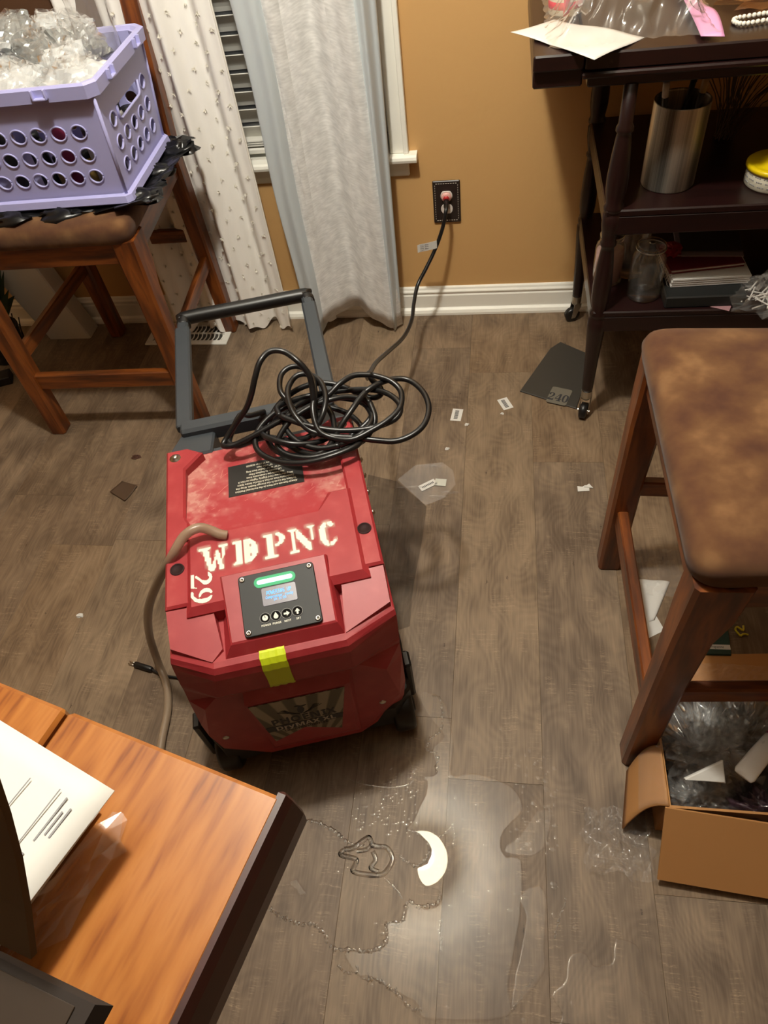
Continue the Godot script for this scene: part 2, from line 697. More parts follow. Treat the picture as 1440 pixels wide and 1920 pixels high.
func build_window() -> void:
	var t := Node3D.new()
	t.name = "window_1"
	add_child(t)
	t.set_meta("kind", "structure")
	var zf := BACK
	var st := mk()
	# casings
	for sx in [[WX1, WX1 + 0.052], [WX0 - 0.052, WX0]]:
		seg_box(st, sx[0], sx[1], WY0, WY1 + 0.05, zf, zf + 0.016, 0.003)
		seg_box(st, sx[1] - 0.014 if sx[0] > -0.5 else sx[0], sx[1] if sx[0] > -0.5 else sx[0] + 0.014, WY0, WY1 + 0.05, zf + 0.014, zf + 0.022, 0.002)
	seg_box(st, WX0 - 0.06, WX1 + 0.06, WY1, WY1 + 0.06, zf, zf + 0.018, 0.003)
	part("window_casing", st, M.trim_paint, t)
	st = mk()
	extrude(st, P2([-0.13, 0.0, 0.030, 0.0, 0.036, 0.004, 0.038, 0.011, 0.036, 0.018, 0.030, 0.022, -0.13, 0.022]), WX1 - WX0 + 0.15, 0.0, Transform3D(Basis(V(0, 0, 1), V(0, 1, 0), V(-1, 0, 0)), V(WX1 + 0.075, WY0 - 0.022, zf)))
	part("window_sill", st, M.trim_paint, t)
	st = mk()
	extrude(st, P2([0.0, 0.0, 0.006, 0.0, 0.010, 0.006, 0.012, 0.018, 0.018, 0.034, 0.022, 0.044, 0.0, 0.044]), WX1 - WX0 + 0.10, 0.003, Transform3D(Basis(V(0, 0, 1), V(0, 1, 0), V(-1, 0, 0)), V(WX1 + 0.05, WY0 - 0.066, zf)))
	part("window_apron", st, M.trim_paint, t)
	st = mk()
	for q in [[WX0, WX0 + 0.05, WY0, WY1], [WX1 - 0.05, WX1, WY0, WY1], [WX0, WX1, WY0, WY0 + 0.05], [WX0, WX1, WY1 - 0.05, WY1], [WX0, WX1, 1.22, 1.27]]:
		seg_box(st, q[0], q[1], q[2], q[3], zf - 0.11, zf - 0.08, 0.004)
	part("window_sash", st, M.trim_paint, t)
	st = mk()
	seg_box(st, WX0 + 0.04, WX1 - 0.04, WY0 + 0.04, WY1 - 0.04, zf - 0.098, zf - 0.094)
	part("window_pane", st, clear_film("window_glass", 0.06, 0.03), t)
	# horizontal blind hung inside the opening
	var b := thing("window_blind", "white horizontal slat blind hanging in the window between the two curtains", "blind", V((WX0 + WX1) / 2, WY0 + 0.01, zf - 0.035))
	var w := WX1 - WX0 - 0.02
	var s := mk()
	extrude(s, P2([-0.024, 0.0015, -0.012, 0.004, 0.0, 0.005, 0.012, 0.004, 0.024, 0.0015, 0.024, -0.0015, 0.012, 0.001, 0.0, 0.002, -0.012, 0.001, -0.024, -0.0015]), w, 0.0, Transform3D(Basis(V(0, 0, 1), V(0, 1, 0), V(-1, 0, 0)), V(w / 2, 0, 0)))
	s.generate_normals()
	var slat := s.commit()
	for k in 31:
		part("slat", slat, M.white_plastic, b, Transform3D(Basis(V(1, 0, 0), -1.02), V(0, 0.052 + 0.0445 * k, 0)))
	for k in 3:
		part("slat", slat, M.white_plastic, b, Transform3D(Basis(V(1, 0, 0), -0.1), V(0, 0.022 + 0.006 * k, 0)))
	s = mk()
	box(s, V(0, 0.009, 0), V(w, 0.016, 0.05), 0.004)
	part("bottom_rail", s, M.white_plastic, b)
	s = mk()
	box(s, V(0, WY1 - WY0 - 0.035, 0), V(w, 0.045, 0.055), 0.004)
	part("headrail", s, M.white_plastic, b)
	for x in [-0.32, 0.02, 0.32]:
		s = mk(true)
		tube(s, PackedVector3Array([V(x, 0.01, 0.026), V(x, WY1 - WY0 - 0.04, 0.026)]), 0.0011, 6)
		part("cord", s, M.white_plastic, b)


func build_curtains() -> void:
	# blue-grey panel: linen face in the middle, lining turned forward at both edges
	var lin := mat("curtain_linen", Color.WHITE, 0.6)
	var li := Image.create(256, 256, false, Image.FORMAT_RGB8)
	var nz := noise(61, 0.05, 3)
	var nb := noise(62, 0.02, 2)
	for y in 256:
		for x in 256:
			var v := nz.get_noise_2d(x * 0.45, y * 4.5) * 0.075 + nb.get_noise_2d(x * 0.9, y * 1.4) * 0.06
			var c := Color(0.87, 0.87, 0.865)
			li.set_pixel(x, y, Color(c.r + v, c.g + v, c.b + v))
	lin.albedo_texture = ImageTexture.create_from_image(li)
	lin.rim_enabled = true
	lin.rim = 0.4
	var lining := mat("curtain_lining", rgb8(196, 204, 208), 0.5)
	lining.rim_enabled = true
	lining.rim = 0.3
	var t := thing("blue_curtain", "pale blue-grey linen curtain panel hanging beside the wall outlet", "curtain", V(-0.45, 0, BACK))
	var top := 2.15
	# centre line of each boundary as (x at top, x at floor); z grows where folds come forward
	var face := func(u: float, v: float) -> Vector3:
		var x := lerpf(lerpf(-0.535, -0.345, u), lerpf(-0.610 + 0.035, -0.303, u) , 1.0 - v)
		var fold := 0.018 * sin(u * 9.0 + 0.6) + 0.007 * sin(u * 23.0 + v * 2.0)
		var hem := 0.028 + 0.055 * exp(-pow((u - 0.42) / 0.30, 2.0)) - 0.02 * u
		var y := lerpf(hem, top, v)
		return V(x + 0.45, y, 0.070 + fold + 0.018 * (1.0 - v))
	var st := mk(true)
	sheet(st, face, 60, 40, 0.0012, 1.6, 6.0)
	part("linen_face", st, lin, t)
	var left := func(u: float, v: float) -> Vector3:
		var k := 1.0 - v
		var xl := lerpf(-0.640, -0.612, k)
		var xr := lerpf(-0.560, -0.548, k)
		var bulge := 0.030 * sin(u * PI) + 0.010 * sin(u * 7.0 + k * 3.0)
		return V(lerpf(xl, xr, u) + 0.45 + 0.004 * sin(v * 22.0), lerpf(0.012 - 0.016 * sin(u * PI) + 0.02 * u, top, v), 0.088 + bulge + 0.030 * k * (1.0 - u))
	st = mk(true)
	sheet(st, left, 24, 40, 0.0012)
	part("lining_edge", st, lining, t)
	var roll := func(u: float, v: float) -> Vector3:
		var k := 1.0 - v
		var xl := lerpf(-0.585, -0.560, k)
		var xr := lerpf(-0.497, -0.52, k)
		var a := lerpf(-0.4, 3.5, u)
		return V(lerpf(xl, xr, u) + 0.45, lerpf(0.04, top, v), 0.088 + 0.034 * sin(a) * (0.4 + 0.6 * v))
	st = mk(true)
	sheet(st, roll, 20, 30, 0.0012, 0.4, 6.0)
	part("linen_fold", st, lin, t)
	var right := func(u: float, v: float) -> Vector3:
		var k := 1.0 - v
		var xl := lerpf(-0.352, -0.352, k)
		var xr := lerpf(-0.262, -0.305, k)
		var a := u * PI
		return V(lerpf(xl, xr, u) + 0.45, lerpf(0.016 + 0.012 * sin(u * 9.0), top, v), 0.070 + 0.034 * sin(a) + 0.006 * sin(u * 14.0 + v))
	st = mk(true)
	sheet(st, right, 24, 40, 0.0012)
	part("lining_edge", st, lining, t)
	# sheer panel with tufts
	var sh := mat("sheer_voile", Color(0.985, 0.975, 0.955, 0.95), 0.8)
	sh.transparency = BaseMaterial3D.TRANSPARENCY_ALPHA
	var tuft := mat("tuft_yarn", rgb8(240, 236, 226), 0.9)
	t = thing("sheer_curtain", "white sheer curtain dotted with fluffy tufts behind the left stool", "curtain", V(-0.85, 0, BACK))
	var f := func(u: float, v: float) -> Vector3:
		var x := lerpf(-1.08, lerpf(-0.672, -0.690, v), u)
		var ff := 0.026 * sin(u * 21.0 + 0.5 * sin(v * 3.0)) + 0.008 * sin(u * 51.0)
		var drop := 0.016 + 0.010 * sin(u * 40.0)
		return V(x + 0.85, lerpf(drop, 2.15, v), 0.058 + ff * (1.0 - 0.25 * v) + 0.018 * (1.0 - v))
	st = mk(true)
	sheet(st, f, 110, 44, 0.0)
	part("voile", st, sh, t)
	st = mk(true)
	for e in [1.0]:
		var hem_path := PackedVector3Array()
		for k in 40:
			hem_path.append(f.call(0.999, k / 39.0))
		tube(st, hem_path, 0.0028, 6)
	part("side_hem", st, tuft, t)
	st = mk()
	var r := RandomNumberGenerator.new()
	r.seed = 99
	for j in 34:
		for i in 9:
			var u := (i + 0.5 + 0.5 * (j % 2)) / 9.4 + r.randf_range(-0.012, 0.012)
			var v := (j + 0.35) / 48.0 + r.randf_range(-0.003, 0.003)
			if u > 0.98: continue
			var p: Vector3 = f.call(u, v)
			for k in 30:
				var d := V(r.randfn(0, 1.0), r.randfn(-0.2, 0.8), absf(r.randfn(0.5, 0.6))).normalized()
				var side := d.cross(V(0.3, 0.2, 0.9)).normalized() * 0.0013
				var tip := p + d * r.randf_range(0.004, 0.011)
				tri(st, p - side, p + side, tip)
				tri(st, p + side * 0.3 + V(0, 0.002, 0), p - side * 0.3 - V(0, 0.002, 0), tip)
	part("tuft", st, tuft, t).set_meta("kind", "stuff")


func build_outlet() -> void:
	var t := thing("wall_outlet", "duplex wall outlet with dark cover plate stitched in white around its border", "outlet", V(-0.149, 0.375, BACK))
	var st := mk()
	extrude(st, rrect(0.079, 0.125, 0.003, 3), 0.006, 0.002)
	part("cover_plate", st, mat("plate_dark", rgb8(40, 30, 27), 0.4), t)
	st = mk()
	for k in 9:
		for s in [-1, 1]:
			box(st, V(-0.028 + 0.007 * k, s * 0.055, 0.0062), V(0.0042, 0.0016, 0.001), 0.0003)
	for k in 15:
		for s in [-1, 1]:
			box(st, V(s * 0.033, -0.049 + 0.007 * k, 0.0062), V(0.0012, 0.0038, 0.001), 0.0003)
	part("stitching", st, mat("stitch", rgb8(206, 198, 184), 0.7), t)
	for s in [1, -1]:
		st = mk()
		var pr := PackedVector2Array()
		for p in circle(0.0172, 28):
			pr.append(Vector2(p.x, clampf(p.y, -0.0140, 0.0140)))
		extrude(st, pr, 0.003, 0.0008, Transform3D(Basis(), V(0, s * 0.0195, 0.0055)))
		var rc := part("receptacle", st, mat("receptacle_plastic", rgb8(222, 212, 204), 0.35), t)
		st = mk()
		for x in [-0.0064, 0.0064]:
			box(st, V(x, s * 0.0195 + 0.004, 0.0086), V(0.0018, 0.008, 0.0006), 0.0002)
		extrude(st, circle(0.0024, 12), 0.0006, 0.0, Transform3D(Basis(), V(0, s * 0.0195 - 0.006, 0.0083)))
		part("slot", st, M.black_plastic, rc)
	st = mk(true)
	lathe(st, P2([0.0, 0.0, 0.0032, 0.0, 0.0026, 0.0012, 0.0, 0.0016]), 14, Transform3D(Basis(V(1, 0, 0), PI / 2), V(0, 0, 0.006)))
	part("screw", st, M.steel, t)


func up_xf(y: float) -> Transform3D:   # polygon (x, -z) pushed upward
	return Transform3D(Basis(V(1, 0, 0), V(0, 0, -1), V(0, 1, 0)), V(0, y, 0))


func up(st: SurfaceTool, xz: Array, y0: float, y1: float, bevel: float) -> void:
	var p := PackedVector2Array()
	for i in range(0, xz.size(), 2):
		p.append(Vector2(xz[i], -xz[i + 1]))
	extrude(st, p, y1 - y0, bevel, up_xf(y0))


func ring6(y: float, xl: float, xr: float, zb: float, zs: float, fl: float, fr: float, zf: float) -> PackedVector3Array:
	return PackedVector3Array([V(xl, y, zs), V(fl, y, zf), V(fr, y, zf), V(xr, y, zs), V(xr, y, zb), V(xl, y, zb)])


func stencil_image() -> ImageTexture:
	var W := 720
	var H := 200
	var im := Image.create(W, H, false, Image.FORMAT_RGBA8)
	im.fill(Color(1, 1, 1, 0))
	var c := Color(1, 1, 1, 1)
	# W
	for p in [[6, 30, 70, 30, 70, 44, 58, 46, 84, 176, 62, 176, 26, 46, 6, 44], [62, 176, 90, 176, 98, 120, 92, 96], [98, 60, 112, 60, 138, 176, 116, 176, 92, 84], [110, 30, 160, 30, 160, 44, 148, 48, 136, 130, 126, 96, 132, 46, 110, 44]]:
		fill_poly(im, P2(p), c)
	# D
	fill_poly(im, P2([184, 30, 232, 30, 232, 172, 184, 172, 184, 158, 198, 154, 198, 48, 184, 44]), c)
	var d := P2([242, 30])
	d.append_array(arc2(Vector2(256, 101), Vector2(56, 71), -90, 90, 16))
	d.append_array(P2([242, 172, 242, 156]))
	d.append_array(arc2(Vector2(254, 101), Vector2(28, 55), 84, -84, 14))
	fill_poly(im, d, c)
	fill_poly(im, P2([242, 34, 266, 40, 282, 100, 266, 160, 242, 168]), Color(1, 1, 1, 0.86))
	# P
	fill_poly(im, P2([344, 30, 394, 30, 394, 156, 412, 160, 412, 174, 344, 174, 344, 160, 358, 156, 358, 46, 344, 44]), c)
	d = P2([402, 30])
	d.append_array(arc2(Vector2(410, 70), Vector2(44, 40), -90, 90, 14))
	d.append_array(P2([402, 110, 402, 94]))
	d.append_array(arc2(Vector2(408, 70), Vector2(18, 24), 84, -84, 12))
	fill_poly(im, d, c)
	# N
	for p in [[474, 30, 520, 30, 520, 40, 506, 46, 506, 60, 506, 160, 520, 164, 520, 174, 474, 174, 474, 164, 490, 160, 490, 46, 474, 42], [520, 34, 586, 140, 586, 174, 566, 174, 514, 90, 514, 50], [572, 30, 612, 30, 612, 42, 598, 46, 598, 120, 588, 120, 588, 46, 572, 42]]:
		fill_poly(im, P2(p), c)
	# C
	d = arc2(Vector2(674, 102), Vector2(44, 74), 262, 98, 18)
	d.append_array(arc2(Vector2(678, 102), Vector2(14, 54), 100, 260, 14))
	fill_poly(im, d, c)
	fill_poly(im, P2([676, 28, 702, 32, 710, 50, 706, 66, 690, 62, 676, 46]), c)
	fill_poly(im, P2([676, 176, 700, 172, 716, 150, 712, 138, 694, 150, 676, 158]), c)
	var soft: Image = im.duplicate()
	soft.resize(W / 22, H / 22, Image.INTERPOLATE_BILINEAR)
	soft.resize(W, H, Image.INTERPOLATE_CUBIC)
	var edge: Image = im.duplicate()
	edge.resize(W / 8, H / 8, Image.INTERPOLATE_BILINEAR)
	edge.resize(W, H, Image.INTERPOLATE_CUBIC)
	var nz := noise(5, 0.4, 2)
	for y in H:
		for x in W:
			var a := clampf(edge.get_pixel(x, y).a * 1.15 - 0.08, 0, 1)
			var s := clampf(soft.get_pixel(x, y).a, 0, 1) * 0.42 * (0.8 + 0.5 * nz.get_noise_2d(x, y))
			im.set_pixel(x, y, Color(1, 1, 1, clampf(maxf(a, s), 0, 1)))
	return ImageTexture.create_from_image(im)


func number_image() -> ImageTexture:
	var W := 220
	var H := 190
	var im := Image.create(W, H, false, Image.FORMAT_RGBA8)
	im.fill(Color(1, 1, 1, 0))
	var c := Color(1, 1, 1, 1)
	# 2
	var d := arc2(Vector2(52, 66), Vector2(42, 44), 196, 392, 16)
	d.append_array(P2([62, 112, 36, 146, 26, 146, 22, 136, 58, 96]))
	d.append_array(arc2(Vector2(50, 66), Vector2(16, 22), 380, 216, 12))
	fill_poly(im, d, c)
	fill_poly(im, P2([10, 176, 14, 152, 96, 152, 102, 134, 108, 134, 100, 176]), c)
	# 9
	d = arc2(Vector2(160, 72), Vector2(44, 50), 260, 80, 16)
	d.append_array(arc2(Vector2(162, 72), Vector2(20, 34), 84, 256, 14))
	fill_poly(im, d, c)
	d = arc2(Vector2(164, 76), Vector2(44, 52), 280, 360, 10)
	d.append_array(P2([206, 110, 190, 150, 156, 178, 124, 176, 126, 160, 152, 158, 174, 132, 180, 100]))
	d.append_array(arc2(Vector2(164, 74), Vector2(16, 36), 0, -76, 8))
	fill_poly(im, d, c)
	var edge: Image = im.duplicate()
	edge.resize(W / 4, H / 4, Image.INTERPOLATE_BILINEAR)
	edge.resize(W, H, Image.INTERPOLATE_CUBIC)
	for y in H:
		for x in W:
			im.set_pixel(x, y, Color(1, 1, 1, clampf(edge.get_pixel(x, y).a * 1.2 - 0.1, 0, 1)))
	return ImageTexture.create_from_image(im)


func build_dehumidifier() -> void:
	var red := mat("red_shell", Color.WHITE, 0.46)
	red.albedo_texture = ntex(noise(71, 0.02, 4), ramp([[0.0, rgb8(152, 40, 46)], [0.55, rgb8(160, 48, 53)], [0.8, rgb8(166, 58, 60)], [1.0, rgb8(174, 76, 76)]]), 256)
	tripl(red, Vector3(3, 3, 3))
	var dusty := mat("dusty_red", Color.WHITE, 0.7)
	var W := 288
	var H := 256
	var im := Image.create(W, H, false, Image.FORMAT_RGB8)
	var na := noise(72, 0.018, 4)
	var nb := noise(73, 0.05, 3)
	for y in H:      # v = 0 at the rear edge, 1 at the front edge
		for x in W:
			var u := float(x) / W
			var v := float(y) / H
			var side := smoothstep(0.30, 0.02, u) + smoothstep(0.72, 0.98, u)
			var k := clampf(0.22 + 0.75 * side * (1.0 - 0.5 * v) + na.get_noise_2d(x, y) * 0.7, 0, 1)
			k *= smoothstep(1.0, 0.62, v + na.get_noise_2d(x * 2, y * 2) * 0.35)
			k = clampf(k * 0.72 + maxf(0.0, nb.get_noise_2d(x, y) - 0.12) * 1.3 * k, 0, 0.85)
			im.set_pixel(x, y, Color8(160, 48, 53).lerp(Color8(192, 146, 132), k))
	for s in 70:   # scratches
		var p := Vector2(rng.randf() * W, rng.randf() * H * 0.75)
		var d := Vector2.from_angle(rng.randf_range(-1.4, -0.3)) * 1.0
		for k in rng.randi_range(5, 22):
			p += d
			if p.x >= 0 and p.y >= 0 and p.x < W and p.y < H:
				im.set_pixel(int(p.x), int(p.y), im.get_pixel(int(p.x), int(p.y)).lerp(Color8(226, 186, 160), 0.5))
	dusty.albedo_texture = ImageTexture.create_from_image(im)
	var t := thing("dehumidifier", "red portable dehumidifier lying flat on the wet floor, its lit control panel on top", "dehumidifier", V(-0.393, 0, -0.754), deg_to_rad(17.0))

	# --- moulded red housing
	var st := mk()
	loft(st, [
		ring6(0.068, -0.160, 0.150, -0.20, 0.215, -0.104, 0.078, 0.246),
		ring6(0.075, -0.166, 0.155, -0.205, 0.220, -0.102, 0.076, 0.252),
		ring6(0.145, -0.190, 0.172, -0.215, 0.228, -0.176, 0.122, 0.255),
		ring6(0.205, -0.200, 0.179, -0.222, 0.230, -0.186, 0.164, 0.254),
		ring6(0.300, -0.193, 0.181, -0.225, 0.228, -0.165, 0.150, 0.252),
		ring6(0.338, -0.189, 0.181, -0.225, 0.228, -0.132, 0.104, 0.251),
		ring6(0.350, -0.188, 0.182, -0.225, 0.229, -0.130, 0.098, 0.263),
		ring6(0.360, -0.188, 0.182, -0.225, 0.228, -0.128, 0.098, 0.2665),
		ring6(0.405, -0.185, 0.184, -0.225, 0.224, -0.117, 0.100, 0.2635),
		ring6(0.418, -0.184, 0.184, -0.225, 0.222, -0.115, 0.100, 0.260),
		ring6(0.427, -0.182, 0.183, -0.225, 0.217, -0.113, 0.098, 0.2535),
		ring6(0.430, -0.178, 0.180, -0.222, 0.211, -0.111, 0.096, 0.245),
	])
	part("housing", st, red, t)
	st = mk()   # side rails with rear corner pads
	up(st, [-0.183, -0.226, -0.142, -0.226, -0.112, -0.206, -0.146, -0.168, -0.146, -0.045, -0.139, -0.030, -0.139, 0.146, -0.181, 0.146], 0.41, 0.4605, 0.004)
	part("side_rail", st, red, t)
	st = mk()
	up(st, [0.184, -0.226, 0.142, -0.226, 0.112, -0.206, 0.147, -0.168, 0.147, 0.146, 0.182, 0.146], 0.41, 0.4605, 0.004)
	part("side_rail", st, red, t)
	st = mk()   # raised plateau that carries the stencil
	up(st, [-0.147, 0.002, 0.086, 0.002, 0.114, -0.036, 0.159, -0.036, 0.157, 0.166, -0.146, 0.168], 0.41, 0.4665, 0.011)
	part("plateau", st, red, t)
	st = mk()   # dusty recess that ramps up to the plateau
	var ramp_f := func(u: float, v: float) -> Vector3:
		var z := lerpf(0.014, -0.227, v)
		return V(lerpf(-0.148, 0.149, u), ramp_y(z), z)
	sheet(st, ramp_f, 2, 24)
	part("dusty_recess", st, dusty, t)
	st = mk()   # pads on the front deck, left and right of the panel
	deck_pad(st, [-0.181, 0.147, -0.104, 0.149, -0.094, 0.228, -0.113, 0.246, -0.179, 0.210])
	part("deck_pad", st, red, t)
	st = mk()
	deck_pad(st, [0.182, 0.147, 0.108, 0.149, 0.100, 0.228, 0.099, 0.245, 0.180, 0.211])
	part("deck_pad", st, red, t)
	st = mk()   # block under the control panel, its top tilted to the front
	var b0 := PackedVector3Array([V(-0.096, 0.425, 0.246), V(0.100, 0.425, 0.246), V(0.104, 0.425, 0.10), V(-0.098, 0.425, 0.10)])
	var b1 := PackedVector3Array([V(-0.079, 0.4485, 0.2320), V(0.091, 0.4485, 0.2320), V(0.092, 0.4755, 0.116), V(-0.084, 0.4755, 0.116)])
	var b2 := PackedVector3Array([V(-0.076, 0.4510, 0.2290), V(0.088, 0.4510, 0.2290), V(0.089, 0.4785, 0.119), V(-0.081, 0.4785, 0.119)])
	loft(st, [b0, b1, b2])
	part("panel_block", st, red, t)
	st = mk()   # raised field behind the nameplate
	loft(st, [
		PackedVector3Array([V(-0.098, 0.095, 0.246), V(0.084, 0.095, 0.246), V(0.094, 0.347, 0.250), V(-0.092, 0.347, 0.250)]),
		PackedVector3Array([V(-0.092, 0.098, 0.256), V(0.078, 0.098, 0.256), V(0.092, 0.343, 0.2535), V(-0.090, 0.343, 0.2535)]),
		PackedVector3Array([V(-0.086, 0.120, 0.2625), V(0.070, 0.120, 0.2625), V(0.084, 0.306, 0.2645), V(-0.096, 0.306, 0.2645)]),
	])
	part("nameplate_field", st, red, t)

	# --- black skid, wheels
	st = mk()
	up(st, [-0.205, -0.19, -0.215, 0.10, -0.215, 0.205, -0.186, 0.244, -0.10, 0.238, 0.072, 0.236, 0.150, 0.240, 0.186, 0.208, 0.190, 0.10, 0.182, -0.19], 0.045, 0.125, 0.006)
	part("skid", st, M.black_plastic, t)
	for s in [[-0.222, 0.145], [-0.222, 0.195], [0.190, 0.165]]:
		st = mk()
		box(st, V(s[0], 0.10, s[1]), V(0.016, 0.13, 0.036), 0.004)
		part("skid_lug", st, M.black_rubber, t)
	for s in [-1, 1]:
		st = mk(true)
		lathe(st, P2([0.0, -0.022, 0.030, -0.022, 0.045, -0.021, 0.050, -0.014, 0.050, 0.014, 0.045, 0.021, 0.030, 0.022, 0.0, 0.022]), 28, Transform3D(Basis(V(0, 0, 1), PI / 2), V(-0.012 + s * 0.176, 0.050, 0.205)))
		var wh := part("wheel", st, M.black_rubber, t)
		st = mk(true)
		lathe(st, P2([0.0, -0.026, 0.014, -0.026, 0.016, -0.022, 0.016, 0.022, 0.014, 0.026, 0.0, 0.026]), 16, Transform3D(Basis(V(0, 0, 1), PI / 2), V(-0.012 + s * 0.176, 0.050, 0.205)))
		part("hub", st, M.black_plastic, wh)
	for s in [-1, 1]:
		st = mk()
		box(st, V(s * 0.15, 0.025, -0.16), V(0.05, 0.05, 0.05), 0.006)
		part("rear_foot", st, M.black_rubber, t)

	# --- rear handle frame
	var hm := mat("handle_grey", rgb8(58, 63, 68), 0.42)
	st = mk()
	bar(st, V(-0.158, 0.437, -0.297), V(0.158, 0.437, -0.297), 0.036, 0.040, 0.006)
	up(st, [-0.186, -0.224, -0.098, -0.224, -0.090, -0.285, -0.150, -0.310, -0.186, -0.24], 0.395, 0.441, 0.004)
	up(st, [0.187, -0.224, 0.118, -0.224, 0.110, -0.285, 0.150, -0.310, 0.187, -0.24], 0.395, 0.441, 0.004)
	up(st, [-0.10, -0.224, 0.12, -0.224, 0.12, -0.240, -0.10, -0.240], 0.395, 0.434, 0.003)
	part("handle_frame", st, hm, t)
	for s in [[-0.150, -0.152], [0.150, 0.149]]:
		st = mk()
		bar(st, V(s[0], 0.445, -0.300), V(s[1], 0.452, -0.640), 0.034, 0.022, 0.004)
		bar(st, V(s[1], 0.452, -0.632), V(s[1] * 0.985, 0.453, -0.676), 0.026, 0.022, 0.005)
		part("handle_arm", st, hm, t)
	st = mk(true)
	tube(st, spline(PackedVector3Array([V(-0.150, 0.449, -0.660), V(-0.149, 0.453, -0.676), V(-0.140, 0.455, -0.684), V(0.0, 0.455, -0.682), V(0.138, 0.455, -0.680), V(0.147, 0.453, -0.674), V(0.149, 0.449, -0.658)]), 5), 0.0165, 14)
	part("handle_grip", st, M.black_rubber, t)

	# --- bolts, screws, holes
	for p in [V(-0.165, 0.4595, -0.203), V(0.163, 0.4595, -0.200)]:
		st = mk(true)
		lathe(st, P2([0.0, 0.0, 0.011, 0.0, 0.011, 0.0014, 0.0065, 0.002, 0.006, 0.005, 0.004, 0.0065, 0.0, 0.007]), 18, Transform3D(Basis(), p))
		part("bolt", st, M.steel, t)
	for p in [V(-0.160, 0.4606, 0.070), V(0.163, 0.4606, 0.068)]:
		st = mk(true)
		lathe(st, P2([0.0125, 0.0, 0.0120, 0.0016, 0.0105, 0.0018, 0.0098, 0.0008, 0.0096, 0.0004, 0.0, 0.0004]), 24, Transform3D(Basis(), p), false)
		part("bolt_hole", st, mat("hole_dark", rgb8(38, 6, 8), 0.8) if not M.has("hole_dark") else M.hole_dark, t)
	for p in [[0.1845, 0.405, -0.150], [0.1845, 0.40, -0.112], [0.1845, 0.395, -0.072], [0.1845, 0.390, -0.024]]:
		st = mk(true)
		lathe(st, P2([0.0, 0.0, 0.006, 0.0, 0.006, 0.003, 0.0045, 0.0055, 0.0, 0.007]), 14, Transform3D(Basis(V(0, 0, 1), -PI / 2), V(p[0] - 0.001, p[1], p[2])))
		part("side_screw", st, M.steel, t)
	for p in [V(-0.161, 0.186, 0.2535), V(0.130, 0.187, 0.2535)]:
		st = mk(true)
		lathe(st, P2([0.0, 0.0, 0.0065, 0.0, 0.006, 0.002, 0.004, 0.003, 0.0, 0.0032]), 14, Transform3D(Basis(V(1, 0, 0), PI / 2), p))
		part("front_screw", st, M.steel, t)

	# --- sprayed stencil letters and number
	var sp := mat("stencil_paint", rgb8(244, 236, 218), 0.7)
	sp.albedo_texture = stencil_image()
	sp.transparency = BaseMaterial3D.TRANSPARENCY_ALPHA
	st = mk()
	quad(st, V(-0.124, 0.4672, 0.103), V(0.116, 0.4672, 0.103), V(0.116, 0.4672, 0.030), V(-0.124, 0.4672, 0.030))
	part("stencil_letters", st, sp, t)
	var sn := mat("stencil_number", rgb8(244, 236, 218), 0.7)
	sn.albedo_texture = number_image()
	sn.transparency = BaseMaterial3D.TRANSPARENCY_ALPHA
	st = mk()
	# reads down the left edge: turned a quarter turn clockwise
	tri(st, V(-0.138, 0.4673, 0.158), V(-0.094, 0.4673, 0.158), V(-0.094, 0.4673, 0.090), Vector2(1, 1), Vector2(1, 0), Vector2(0, 0))
	tri(st, V(-0.138, 0.4673, 0.158), V(-0.094, 0.4673, 0.090), V(-0.138, 0.4673, 0.090), Vector2(1, 1), Vector2(0, 0), Vector2(0, 1))
	part("stencil_number", st, sn, t)

	# --- instruction label in the recess, reading from the far side
	st = mk()
	var lab := func(u: float, v: float) -> Vector3:
		var z := lerpf(-0.080, -0.168, v)
		return V(lerpf(-0.068, 0.074, u), ramp_y(z) + 0.0009, z)
	sheet(st, lab, 2, 6, 0.0004)
	var sticker := part("instruction_label", st, mat("label_black", rgb8(34, 32, 30), 0.5), t)
	st = mk()
	var lines := ["Always Operate and Store in the Horizontal Position", "To Store the Cords in the Storage Pocket, Wrap the", "Condensate Hose so that it Fits the Entire Space", "Wrap the Power Cord Slightly Tighter so that it", "Fits Inside the Condensate Hose", "Lift Handle to Replace Filter", "Dual 10\" or 14\" Outlet Duct Ring", "12\" Inlet Duct", "12\" x 14\" Merv 10 Filter 4036335"]
	for i in lines.size():
		var z := -0.0885 - 0.0086 * i
		var y := ramp_y(z) + 0.0017
		text(st, lines[i], "Droid Sans", 0.0048, Transform3D(Basis(V(0, 1, 0), PI) * Basis(V(1, 0, 0), -PI / 2 + 0.08), V(0.003, y, z)), true, 0.0004, 0.70)
	part("label_print", st, mat("label_print", rgb8(214, 208, 190), 0.6), sticker)

	# --- reflective tape on the lip
	st = mk()
	var tape := func(u: float, v: float) -> Vector3:
		var prof := [Vector2(0.3545, 0.2668), Vector2(0.362, 0.2682), Vector2(0.405, 0.2652), Vector2(0.418, 0.2616), Vector2(0.427, 0.2552), Vector2(0.4312, 0.2462), Vector2(0.4316, 0.2380)]
		var k := v * 5.999
		var q: Vector2 = prof[int(k)].lerp(prof[int(k) + 1], k - int(k))
		return V(lerpf(-0.040, 0.001, u) + 0.0012 * sin(v * 20.0) * (u - 0.5), q.x + 0.0015 * sin(u * 19.0) * (1.0 - v), q.y)
	sheet(st, tape, 10, 12, 0.0006)
	part("yellow_tape", st, mat("yellow_tape", rgb8(206, 222, 30), 0.5), t).set_meta("label", "bright yellow tape wrapped over the front lip")

	# --- control panel
	var ang := atan2(0.0275, 0.11)
	var px := Transform3D(Basis(V(1, 0, 0), -PI / 2 + ang), V(0.0075, 0.46505, 0.1785))     # local x right, y to the rear, z out of the face
	st = mk()
